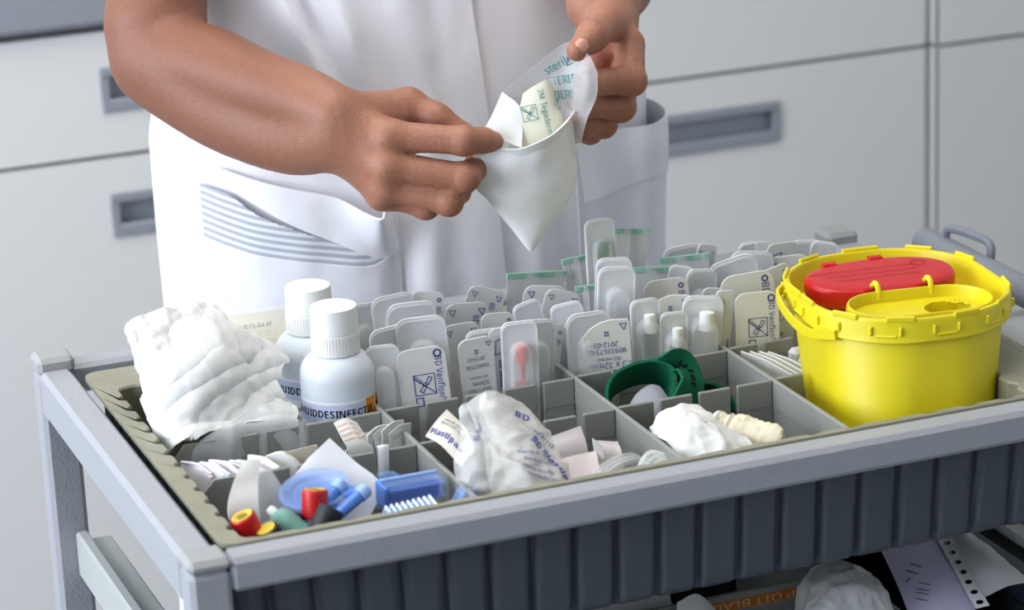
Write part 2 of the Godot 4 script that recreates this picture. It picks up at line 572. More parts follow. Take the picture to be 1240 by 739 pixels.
func pull(parent: Node, x: float, y: float, w: float, h: float) -> void:      # flush pull: a frame round a hollow
	var e := 0.009
	var f := Mb.new()
	f.span(Vector3(x - w / 2, y - h / 2, -0.004), Vector3(x + w / 2, y - h / 2 + e * 1.6, 0.004), 0.0015)
	f.span(Vector3(x - w / 2, y + h / 2 - e * 1.3, -0.004), Vector3(x + w / 2, y + h / 2, 0.004), 0.0015)
	f.span(Vector3(x - w / 2, y - h / 2 + e * 1.6, -0.004), Vector3(x - w / 2 + e, y + h / 2 - e * 1.3, 0.004))
	f.span(Vector3(x + w / 2 - e, y - h / 2 + e * 1.6, -0.004), Vector3(x + w / 2, y + h / 2 - e * 1.3, 0.004))
	var o := obj("handle", f, M.handle, parent)
	var b := Mb.new()
	b.span(Vector3(x - w / 2, y - h / 2, -0.014), Vector3(x + w / 2, y + h / 2, -0.0125))
	obj("handle_bowl", b, M.bowl, o)

func cabinet(x0: float, x1: float, rows: Array, label: String, proud := 0.0) -> void:
	var c := thing("drawer_cabinet", label, "cabinet", T(Vector3(x0, 0, -3.1 + proud)))
	var w := x1 - x0
	obj("body", Mb.new().span(Vector3(0.001, 0.09, -0.6), Vector3(w - 0.001, 0.972, -0.022)), M.carcass, c)
	obj("plinth", Mb.new().span(Vector3(0, 0, -0.58), Vector3(w, 0.088, -0.06)), M.carcass, c)
	for r in rows:     # [bottom, top, pull x (0 = none), pull width]
		var g := 0.0025
		var d := obj("drawer", drawer_front(w - 0.009, r[1] - r[0] - g * 2, r[2], r[1] - r[0] - 0.071, r[3] - 0.006, 0.046 if r[3] > 0.01 else 0.0), M.front, c)
		d.position = Vector3(0.0045, r[0] + g, 0)
		if r[3] > 0.01: pull(d, r[2], r[1] - r[0] - 0.071, r[3], 0.052)

func cabinets() -> void:
	cabinet(-1.70, -0.86, [[0.09, 0.32, 0.42, 0.19], [0.32, 0.822, 0.42, 0.19], [0.822, 0.968, 0.42, 0.19]], "white drawer cabinet at the far left under the steel worktop")
	cabinet(-0.86, 0.42, [[0.09, 0.822, 0.64, 0.19], [0.822, 0.968, 0.64, 0.19]], "wide white drawer cabinet just left of the person's cabinets")
	cabinet(0.42, 1.13, [[0.09, 0.822, 0.375, 0.19], [0.822, 0.968, 0.375, 0.19]], "white cabinet behind the person's bare forearm with two grey flush pulls")
	cabinet(1.13, 1.76, [[0.09, 0.45, 0.30, 0.19], [0.45, 0.822, 0.303, 0.225], [0.822, 0.968, 0, 0]], "white cabinet with one long grey flush pull right of the tunic")
	cabinet(1.76, 2.42, [[0.09, 0.45, 0, 0], [0.45, 0.822, 0, 0], [0.822, 0.968, 0, 0]], "plain white cabinet without pulls beyond the yellow container", 0.010)
	cabinet(2.42, 3.2, [[0.09, 0.45, 0, 0], [0.45, 0.822, 0, 0], [0.822, 0.968, 0, 0]], "plain white cabinet in the right corner of the room", 0.010)
	meta(obj("worktop", Mb.new().span(Vector3(-1.70, 0.975, -3.71), Vector3(3.2, 1.03, -3.085), 0.006), M.steel), "brushed steel worktop running along the top of the white cabinets", "worktop")

# ---------------------------------------------------------------- the trolley
func trolley() -> void:
	var c := thing("trolley", "grey metal medical trolley frame holding the sorting tray", "trolley", T(Vector3(0.77, 0, -1.9)))
	var o := Vector3(-0.77, 0, 1.9)
	var x0 := 0.4115; var x1 := 1.1285; var zf := -1.677; var zb := -2.137
	var top := 0.9195; var e := 0.024
	var b := 0.0035
	obj("front_rail", Mb.new().span(Vector3(x0 + 0.028, top - e, zf - e) + o, Vector3(x1 - 0.028, top, zf) + o, b), M.frame, c)
	obj("back_rail", Mb.new().span(Vector3(x0 + 0.02, top - e, zb) + o, Vector3(x1 - 0.02, top, zb + e) + o, b), M.frame, c)
	obj("side_rail", Mb.new().span(Vector3(x0, top - e - 0.012, zb + 0.026) + o, Vector3(x0 + e + 0.001, top, zf - 0.026) + o, b), M.frame, c)
	obj("side_rail", Mb.new().span(Vector3(x1 - e - 0.001, top - e - 0.012, zb + 0.02) + o, Vector3(x1, top, zf - 0.02) + o, b), M.frame, c)
	for s in [[x0, zb, 0], [x0, zf, 1], [x1, zb, 0], [x1, zf, 1]]:
		var px: float = s[0] + (0.014 if s[0] < 0.8 else -0.014)
		var pz: float = s[1] + (0.014 if s[1] < -2 else -0.014)
		var ht := 0.919 if s[2] == 0 else 0.9165
		obj("leg", Mb.new().span(Vector3(px - 0.014, 0.10, pz - 0.014) + o, Vector3(px + 0.014, ht - 0.004, pz + 0.014) + o, b), M.frame, c)
		var cap := Mb.new()
		var th := 0.010 if s[2] == 0 else 0.005
		cap.span(Vector3(px - 0.0148, ht - 0.004, pz - 0.0148) + o, Vector3(px + 0.0148, ht + th, pz + 0.0148) + o, 0.0035)
		obj("corner_cap", cap, M.plastic_cap, c)
		var w := Mb.new()
		w.lathe([Vector2(0.0, -0.012), Vector2(0.046, -0.012), Vector2(0.05, -0.007), Vector2(0.05, 0.007), Vector2(0.046, 0.012), Vector2(0.0, 0.012)], 24, T(Vector3(px, 0.05, pz) + o, 0, 0, 90))
		var wh := obj("caster", w, M.black, c)
		obj("caster_fork", Mb.new().span(Vector3(px - 0.02, 0.05, pz - 0.014) + o, Vector3(px - 0.015, 0.1, pz + 0.014) + o).span(Vector3(px + 0.015, 0.05, pz - 0.014) + o, Vector3(px + 0.02, 0.1, pz + 0.014) + o).span(Vector3(px - 0.02, 0.096, pz - 0.014) + o, Vector3(px + 0.02, 0.104, pz + 0.014) + o), M.steel, wh)
	# side runners that carry the lower trays
	for y in [0.772, 0.55, 0.33]:
		for x in [x0 + 0.022, x1 - 0.022]:
			var r := Mb.new()
			var s := 1.0 if x < 0.8 else -1.0
			r.span(Vector3(x - 0.006 * s, y - 0.026, zb + 0.03) + o, Vector3(x + 0.004 * s, y + 0.012, zf - 0.03) + o, 0.002)
			r.span(Vector3(x + 0.004 * s, y - 0.002, zb + 0.034) + o, Vector3(x + 0.022 * s, y + 0.006, zf - 0.034) + o, 0.002)
			r.span(Vector3(x + 0.004 * s, y - 0.024, zb + 0.034) + o, Vector3(x + 0.022 * s, y - 0.017, zf - 0.034) + o, 0.002)
			obj("runner", r, M.runner, c)
	for z in [zb, zf - 0.02]:
		obj("bottom_rail", Mb.new().span(Vector3(x0 + 0.028, 0.13, z) + o, Vector3(x1 - 0.028, 0.15, z + 0.02) + o, b), M.frame, c)
	# the push handle along the right side
	var hy := 0.923
	var gx := 1.172
	var h := Mb.new().tube([Vector3(gx, hy, -2.075) + o, Vector3(gx, hy, -2.07) + o, Vector3(gx, hy, -1.74) + o, Vector3(gx, hy, -1.735) + o], [0.010, 0.0125, 0.0125, 0.010], 16)
	var g := obj("push_handle", h, M.grip, c)
	for z in [-2.025, -1.79]:
		obj("bracket", Mb.new().tube(smooth_curve([Vector3(x1 - 0.002, 0.908, z) + o, Vector3(x1 + 0.014, 0.912, z) + o, Vector3(gx - 0.012, 0.918, z) + o, Vector3(gx, hy, z) + o], 8), 0.008, 8), M.grip, g)
	obj("clip", Mb.new().tube(smooth_curve([Vector3(gx + 0.002, hy + 0.010, -2.04) + o, Vector3(gx + 0.004, hy + 0.020, -2.035) + o, Vector3(gx + 0.010, hy + 0.021, -2.005) + o, Vector3(gx + 0.013, hy + 0.018, -1.985) + o, Vector3(gx + 0.012, hy + 0.004, -1.982) + o], 16), 0.0038, 8), M.grip, g)

func wave(t: float, pitch: float, duty: float, soft: float) -> float:    # 0 .. 1, a rounded square wave
	var f := fposmod(t / pitch, 1.0)
	return smoothstep(0.5 - duty / 2 - soft, 0.5 - duty / 2 + soft, f) * (1.0 - smoothstep(0.5 + duty / 2 - soft, 0.5 + duty / 2 + soft, f))

func tray_ring(x0: float, x1: float, z0: float, z1: float, r: float, amp: float, step := 0.0021, duty := 0.34) -> Array:    # inner outline with notches: [points, outward normals]
	var p := []
	var q := []
	var px := 0.0315; var pz := 0.02607
	var segs := [[Vector2(x0 + r, z0), Vector2(x1 - r, z0), Vector2(0, -1), px], [Vector2(x1, z0 + r), Vector2(x1, z1 - r), Vector2(1, 0), pz], [Vector2(x1 - r, z1), Vector2(x0 + r, z1), Vector2(0, 1), px], [Vector2(x0, z1 - r), Vector2(x0, z0 + r), Vector2(-1, 0), pz]]
	for k in 4:
		var s = segs[k]
		var ln: float = s[0].distance_to(s[1])
		var n := int(ln / step)
		for i in n + 1:
			var c: Vector2 = s[0].lerp(s[1], float(i) / n)
			var t: float = c.x if s[3] == px else c.y
			var org := 0.6255 if s[3] == px else -1.8345
			var d := minf(1.0, minf(i, n - i) / 3.0)
			p.append(c + s[2] * amp * d * (0.43 if amp > 0.0 and s[3] == px else 1.0) * wave(t - org + s[3] * 0.5, s[3], duty, 0.1))
			q.append(s[2])
		var nx = segs[(k + 1) % 4]
		var cc: Vector2 = s[1] - s[2] * r
		for i in range(1, 4):
			var dr: Vector2 = s[2].slerp(nx[2], i / 4.0)
			p.append(cc + dr * r)
			q.append(dr)
	return [p, q]

func tray() -> void:
	var t := thing("sorting_tray", "deep plastic storage tray with a khaki notched rim and dark ribbed outside", "tray", T(Vector3(0.755, 0.817, -1.88)))
	var o := Vector3(-0.755, -0.817, 1.88)
	var a := tray_ring(0.457, 1.053, -2.041, -1.7085, 0.006, 0.0042)
	var n: int = a[0].size()
	# rim: flat flange from the notched opening to the outer edge, then a turned down lip
	var inner := PackedVector3Array(); var inner2 := PackedVector3Array(); var outer := PackedVector3Array(); var lip := PackedVector3Array(); var under := PackedVector3Array(); var round_in := PackedVector3Array()
	var ox0 := 0.4405; var ox1 := 1.0965; var oz0 := -2.088; var oz1 := -1.7005
	for i in n:
		var p: Vector2 = a[0][i]
		var q := Vector2(remap(p.x, 0.457, 1.053, ox0, ox1), remap(p.y, -2.041, -1.7085, oz0, oz1))
		q = Vector2(clampf(q.x, ox0, ox1), clampf(q.y, oz0, oz1))
		var w: Vector2 = a[1][i]
		if absf(w.x) > 0.99: q.x = ox1 if w.x > 0 else ox0
		if absf(w.y) > 0.99: q.y = oz1 if w.y > 0 else oz0
		# round the outer corners a little
		var cr := 0.012
		var cx := clampf(q.x, ox0 + cr, ox1 - cr); var cz := clampf(q.y, oz0 + cr, oz1 - cr)
		var dv := q - Vector2(cx, cz)
		if absf(dv.x) > 1e-5 and absf(dv.y) > 1e-5: q = Vector2(cx, cz) + dv.normalized() * cr
		round_in.append(Vector3(p.x, 0.9185, p.y) + o)
		inner.append(Vector3(p.x + w.x * 0.0012, 0.9202, p.y + w.y * 0.0012) + o)
		inner2.append(Vector3(p.x + w.x * 0.0024, 0.9203, p.y + w.y * 0.0024) + o)
		outer.append(Vector3(q.x, 0.9203, q.y) + o)
		lip.append(Vector3(q.x, 0.9165, q.y) + o)
		under.append(Vector3(p.x + w.x * 0.002, 0.9165, p.y + w.y * 0.002) + o)
	obj("rim", Mb.new().loft([round_in, inner, inner2, outer, lip, under], false, false), M.rim, t)
	# inside: walls that carry the notches down to the floor
	var wt := PackedVector3Array(); var wb := PackedVector3Array()
	for i in n:
		var p: Vector2 = a[0][i]
		var w: Vector2 = a[1][i]
		wt.append(Vector3(p.x, 0.9186, p.y) + o)
		wb.append(Vector3(p.x - w.x * 0.004, 0.822, p.y - w.y * 0.004) + o)
	var ins := Mb.new()
	for j in n:
		var k := (j + 1) % n
		ins.quad(wt[j], wt[k], wb[k], wb[j])
	var m := Vector3()
	for p in wb: m += p
	m /= n
	for j in n: ins.tri(m, wb[j], wb[(j + 1) % n])
	obj("inside", ins, M.inner, t)
	# outside: corrugated shell with a rounded bottom edge
	var rings := []
	for l in [[0.9164, 0.0, 0.4], [0.897, 0.0, 0.4], [0.8935, -0.0052, 1.7], [0.83, -0.0005, 1.7], [0.823, 0.0015, 1.5], [0.8195, 0.006, 0.8], [0.8175, 0.012, 0.3], [0.817, 0.018, 0.0]]:
		var g := tray_ring(0.4455 + l[1], 1.0660 - l[1], -2.0545 + l[1], -1.7008 - l[1], 0.014, -0.0042 * l[2], 0.0012, 0.15)
		var r := PackedVector3Array()
		for p in g[0]: r.append(Vector3(p.x, l[0], p.y) + o)
		rings.append(r)
	# all rings get the same count
	var cnt: int = rings[0].size()
	for k in range(1, rings.size()):
		var src: PackedVector3Array = rings[k]
		if src.size() != cnt:
			var r := PackedVector3Array()
			for i in cnt:
				var f := float(i) / cnt * src.size()
				r.append(src[int(f) % src.size()].lerp(src[(int(f) + 1) % src.size()], f - int(f)))
			rings[k] = r
	obj("shell", Mb.new().loft(rings, false, true), M.shell, t)

func dividers() -> void:
	var top := 0.9145
	for d in [[0.6255, "long lengthwise divider left of the centre, beside the disinfectant bottles"], [0.7815, "long middle divider running between the crumpled packs and the bandage"], [0.9115, "long divider beside the yellow sharps container"]]:
		var g := thing("tray_divider", "grey plastic " + d[1], "divider", T(Vector3(d[0], 0.8225, -1.875)), "lengthwise dividers in the tray")
		var o := Vector3(-d[0], -0.8225, 1.875)
		var x: float = d[0]
		obj("panel", Mb.new().span(Vector3(x - 0.0011, 0.8225, -2.037) + o, Vector3(x + 0.0011, top - 0.02, -1.7115) + o, 0.0005), M.divider, g)
		obj("top_edge", Mb.new().span(Vector3(x - 0.0018, top - 0.0225, -2.037) + o, Vector3(x + 0.0018, top, -1.7125) + o, 0.0009), M.divider, g)
	for d in [[0.461, 0.6235, -1.912, "slotted cross divider in front of the disinfectant bottles"], [0.461, 0.6235, -1.8345, "slotted cross divider behind the blood tubes"], [0.6275, 0.7795, -1.9135, "slotted cross divider in front of the left blister packs"], [0.6275, 0.7795, -1.8355, "slotted cross divider behind the crumpled clear packs"],
			[0.7835, 0.9095, -1.916, "slotted cross divider behind the green tourniquet"], [0.7835, 0.9095, -1.8375, "slotted cross divider between tourniquet and bandage"], [0.9135, 1.050, -1.9195, "slotted cross divider in front of the right blister packs"], [0.9135, 0.9365, -1.8395, "short cross divider hidden partly behind the yellow container"]]:
		var g := thing("tray_divider", "grey plastic " + d[3], "divider", T(Vector3((d[0] + d[1]) / 2, 0.8225, d[2])), "slotted cross dividers in the tray")
		var o := Vector3(-(d[0] + d[1]) / 2, -0.8225, -d[2])
		var z: float = d[2]
		obj("foot_strip", Mb.new().span(Vector3(d[0], 0.8225, z - 0.001) + o, Vector3(d[1], 0.845, z + 0.001) + o), M.divider, g)
		var edges := [d[0]]
		var c: float = 0.6255 + 0.0315 * floor((d[0] - 0.6255) / 0.0315 + 1.0)
		while c < d[1] - 0.012:
			if c - edges[-1] > 0.012: edges.append(c)
			c += 0.0315
		edges.append(d[1])
		for i in edges.size() - 1:
			var a: float = edges[i] + (0.0028 if i > 0 else 0.0)
			var b: float = edges[i + 1] - (0.0028 if i < edges.size() - 2 else 0.0)
			var pb := Mb.new()
			if i == 0 and d[0] < 0.5:      # the corner by the rim is cut off
				pb.plate(PackedVector2Array([Vector2(a, 0.843), Vector2(b, 0.843), Vector2(b, top), Vector2(a + 0.012, top), Vector2(a, top - 0.014)]), -0.0012, 0.0012, Transform3D(Basis(), Vector3(0, 0, z) + o), 0.0)
			else:
				pb.span(Vector3(a, 0.843, z - 0.001) + o, Vector3(b, top - 0.0205, z + 0.001) + o, 0.0004)
				pb.span(Vector3(a, top - 0.0215, z - 0.0016) + o, Vector3(b, top, z + 0.0016) + o, 0.0008)
			obj("panel", pb, M.divider, g)

# ---------------------------------------------------------------- body: tapered bones joined by a smooth minimum, meshed as surface nets
var spots := []      # [centre, radius, strength] of reddened skin
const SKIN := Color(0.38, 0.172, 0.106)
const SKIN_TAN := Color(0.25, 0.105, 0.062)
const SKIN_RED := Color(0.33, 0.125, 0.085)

func bones_of(chain: Array, radii: Array, k: float) -> Array:
	var o := []
	for i in chain.size() - 1: o.append([chain[i], chain[i + 1], radii[i], radii[i + 1], k])
	return o

func nets(b: Mb, bones: Array, lo: Vector3, hi: Vector3, cell: float) -> void:
	var nx := int((hi.x - lo.x) / cell) + 2
	var ny := int((hi.y - lo.y) / cell) + 2
	var nz := int((hi.z - lo.z) / cell) + 2
	var d := PackedFloat32Array()
	d.resize(nx * ny * nz)
	d.fill(1.0)
	for q in bones:
		var a: Vector3 = q[0]
		var c: Vector3 = q[1]
		var ra: float = q[2]
		var rb: float = q[3]
		var k: float = q[4]
		var mg := maxf(ra, rb) + k + cell * 2.5
		var i0 := clampi(int((minf(a.x, c.x) - mg - lo.x) / cell), 0, nx)
		var i1 := clampi(int((maxf(a.x, c.x) + mg - lo.x) / cell) + 1, 0, nx)
		var j0 := clampi(int((minf(a.y, c.y) - mg - lo.y) / cell), 0, ny)
		var j1 := clampi(int((maxf(a.y, c.y) + mg - lo.y) / cell) + 1, 0, ny)
		var k0 := clampi(int((minf(a.z, c.z) - mg - lo.z) / cell), 0, nz)
		var k1 := clampi(int((maxf(a.z, c.z) + mg - lo.z) / cell) + 1, 0, nz)
		var ac := c - a
		var il := 1.0 / maxf(ac.length_squared(), 1e-9)
		for z in range(k0, k1):
			for y in range(j0, j1):
				var p := lo + Vector3(i0, y, z) * cell
				var at := (z * ny + y) * nx + i0
				for x in range(i0, i1):
					var t := clampf((p - a).dot(ac) * il, 0.0, 1.0)
					var e := p.distance_to(a + ac * t) - lerpf(ra, rb, t)
					var f := d[at]
					var h := maxf(k - absf(f - e), 0.0) / k
					d[at] = minf(f, e) - h * h * k * 0.25
					p.x += cell
					at += 1
	var sx := 1
	var sy := nx
	var sz := nx * ny
	var vid := {}
	var vs := PackedVector3Array()
	var off := [0, 1, sy, sy + 1, sz, sz + 1, sz + sy, sz + sy + 1]
	var ed := [[0, 1], [2, 3], [4, 5], [6, 7], [0, 2], [1, 3], [4, 6], [5, 7], [0, 4], [1, 5], [2, 6], [3, 7]]
	for z in nz - 1:
		for y in ny - 1:
			var at := (z * ny + y) * nx
			for x in nx - 1:
				var v0 := d[at]
				if absf(v0) < cell * 2.0:
					var s := 0
					for k in 8: if d[at + off[k]] < 0.0: s += 1
					if s > 0 and s < 8:
						var m := Vector3()
						var n := 0
						for q in ed:
							var p: float = d[at + off[q[0]]]
							var r: float = d[at + off[q[1]]]
							if (p < 0.0) != (r < 0.0):
								var t := p / (p - r)
								var u := Vector3(q[0] & 1, (q[0] >> 1) & 1, q[0] >> 2)
								var w := Vector3(q[1] & 1, (q[1] >> 1) & 1, q[1] >> 2)
								m += u.lerp(w, t)
								n += 1
						vid[at] = vs.size()
						vs.append(lo + (Vector3(x, y, z) + m / n) * cell)
				at += 1
	var cols := PackedColorArray()
	cols.resize(vs.size())
	for i in vs.size():
		var r := 0.0
		for s in spots: r += s[2] * exp(-vs[i].distance_squared_to(s[0]) / (s[1] * s[1]))
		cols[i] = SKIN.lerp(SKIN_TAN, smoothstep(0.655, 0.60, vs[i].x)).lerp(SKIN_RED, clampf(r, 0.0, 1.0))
	for at in vid:
		var x: int = at % nx
		var y: int = (at / nx) % ny
		var z: int = at / sz
		for ax in 3:
			var st: int = [sx, sy, sz][ax]
			var u: int = [sy, sz, sx][ax]
			var w: int = [sz, sx, sy][ax]
			var cu: int = [y, z, x][ax]
			var cw: int = [z, x, y][ax]
			if cu == 0 or cw == 0: continue
			var p := d[at]
			var r := d[at + st]
			if (p < 0.0) == (r < 0.0): continue
			var ids := [at, at - u, at - u - w, at - w]
			if not (vid.has(ids[1]) and vid.has(ids[2]) and vid.has(ids[3])): continue
			var q := [vid[ids[0]], vid[ids[1]], vid[ids[2]], vid[ids[3]]]
			if p >= 0.0: q = [q[3], q[2], q[1], q[0]]
			for e in [[0, 2, 1], [0, 3, 2]]:
				for k in 3:
					b.v.append(vs[q[e[k]]])
					b.col.append(cols[q[e[k]]])

func knit(b: Mb) -> ArrayMesh:      # shared smooth normals, quick
	var id := {}
	var ix := PackedInt32Array()
	var vs := PackedVector3Array()
	var cs := PackedColorArray()
	var ns := PackedVector3Array()
	for i in b.v.size():
		var p := b.v[i]
		if not id.has(p):
			id[p] = vs.size()
			vs.append(p)
			ns.append(Vector3())
			if b.col.size(): cs.append(b.col[i])
		ix.append(id[p])
	for i in range(0, ix.size(), 3):
		var a := vs[ix[i]]
		var n := (vs[ix[i + 2]] - a).cross(vs[ix[i + 1]] - a)
		for k in 3: ns[ix[i + k]] += n
	for i in ns.size(): ns[i] = ns[i].normalized()
	var arr := []
	arr.resize(Mesh.ARRAY_MAX)
	arr[Mesh.ARRAY_VERTEX] = vs
	arr[Mesh.ARRAY_NORMAL] = ns
	if cs.size(): arr[Mesh.ARRAY_COLOR] = cs
	arr[Mesh.ARRAY_INDEX] = ix
	var m := ArrayMesh.new()
	m.add_surface_from_arrays(Mesh.PRIMITIVE_TRIANGLES, arr)
	return m

# ---------------------------------------------------------------- the tunic
const CX := 0.80
const CZ := -2.34
func half_w(y: float) -> float:
	var p := [[0.5, 0.238], [0.85, 0.226], [0.95, 0.228], [1.03, 0.228], [1.10, 0.214], [1.17, 0.198], [1.28, 0.19], [1.36, 0.185], [1.40, 0.165], [1.43, 0.10], [1.45, 0.065]]
	for i in p.size() - 1:
		if y <= p[i + 1][0]:
			var t := clampf((y - p[i][0]) / (p[i + 1][0] - p[i][0]), 0, 1)
			return lerpf(p[i][1], p[i + 1][1], t)
	return 0.06
func half_d(y: float) -> float:
	return lerpf(0.13, 0.118, smoothstep(1.0, 1.2, y)) * (1.0 - 0.45 * smoothstep(1.3, 1.45, y))

func seg_bump(p: Vector2, a: Vector2, b: Vector2, w: float) -> float:
	var t := clampf((p - a).dot(b - a) / (b - a).length_squared(), 0.0, 1.0)
	var e := p.distance_to(a.lerp(b, t))
	return exp(-e * e / (w * w)) * (1.0 - 0.5 * absf(t - 0.5) * 2.0)

var cloth_noise: FastNoiseLite
func folds(x: float, y: float) -> float:
	var p := Vector2(x, y)
	var f := 0.0
	f += 0.018 * seg_bump(p, Vector2(0.650, 1.20), Vector2(0.694, 1.085), 0.012)
	f -= 0.018 * seg_bump(p, Vector2(0.672, 1.20), Vector2(0.716, 1.075), 0.010)
	f += 0.014 * seg_bump(p, Vector2(0.695, 1.20), Vector2(0.728, 1.06), 0.016)
	f -= 0.006 * seg_bump(p, Vector2(0.752, 1.03), Vector2(0.745, 0.84), 0.010)
	f += 0.007 * seg_bump(p, Vector2(0.775, 1.06), Vector2(0.768, 0.82), 0.014)
	f -= 0.003 * seg_bump(p, Vector2(0.79, 1.2), Vector2(0.80, 0.85), 0.014)
	f += 0.003 * seg_bump(p, Vector2(0.88, 1.18), Vector2(0.90, 1.0), 0.016)
	f -= 0.006 * seg_bump(p, Vector2(0.885, 1.03), Vector2(0.912, 0.84), 0.012)
	f += 0.005 * seg_bump(p, Vector2(0.865, 1.0), Vector2(0.885, 0.84), 0.012)
	f += 0.006 * seg_bump(p, Vector2(0.625, 1.08), Vector2(0.70, 1.03), 0.014)
	f -= 0.004 * seg_bump(p, Vector2(0.635, 1.05), Vector2(0.70, 1.005), 0.012)
	f += 0.0045 * cloth_noise.get_noise_2d(x * 100.0, y * 45.0)
	f += 0.0009 * cloth_noise.get_noise_2d(x * 400.0 + 50.0, y * 260.0)
	return f

func front_z(x: float, y: float) -> float:
	var u := clampf((x - CX) / half_w(y), -1.0, 1.0)
	return CZ + half_d(y) * sqrt(maxf(0.0, 1.0 - u * u)) + folds(x, y) * smoothstep(0.0, 0.35, sqrt(1.0 - u * u))

func tunic_shape() -> Mb:
	var rows := []
	var y := 0.56
	while y <= 1.452:
		var r := PackedVector3Array()
		for j in 168:
			var a := TAU * j / 168.0
			var x := CX + cos(a) * half_w(y)
			var z := CZ + sin(a) * half_d(y)
			if sin(a) > 0.0: z = front_z(x, y) if absf(cos(a)) < 0.9999 else z
			r.append(Vector3(x, y, z))
		rows.append(r)
		y += 0.008 if y > 0.8 else 0.03
	return Mb.new().loft(rows, false, false)

func along(p: Array, t: float) -> Vector2:
	var q := []
	for v in p: q.append(Vector3(v.x, v.y, 0))
	var n := q.size() - 1
	var k := mini(int(t * n), n - 1)
	var a: Vector3 = q[k - 1] if k > 0 else q[0] * 2.0 - q[1]
	var d: Vector3 = q[k + 2] if k + 2 <= n else q[n] * 2.0 - q[n - 1]
	var r: Vector3 = q[k].cubic_interpolate(q[k + 1], a, d, t * n - k)
	return Vector2(r.x, r.y)

func pocket_patch(top: Array, bot: Array, off_a: float, off_b: float, mouth: float, nu: int, nv: int, lift_end := 0.0) -> Array:
	var g := []
	for i in nv:
		var t := float(i) / (nv - 1)
		var row := []
		for j in nu:
			var s := float(j) / (nu - 1)
			var p := along(top, s).lerp(along(bot, s), t)
			var bulge := sin(PI * clampf(s, 0, 1))
			var off := lerpf(off_a, off_b, t) * (0.25 + 0.75 * bulge) + mouth * pow(1.0 - t, 1.5) * exp(-pow((s - 0.78) / 0.17, 2.0)) + lift_end * s * bulge
			off += 0.0012 * cloth_noise.get_noise_2d(p.x * 160.0 + 9.0, p.y * 60.0) + 0.002
			row.append(Vector3(p.x, p.y, front_z(p.x, p.y) + off))
		g.append(row)
	return g

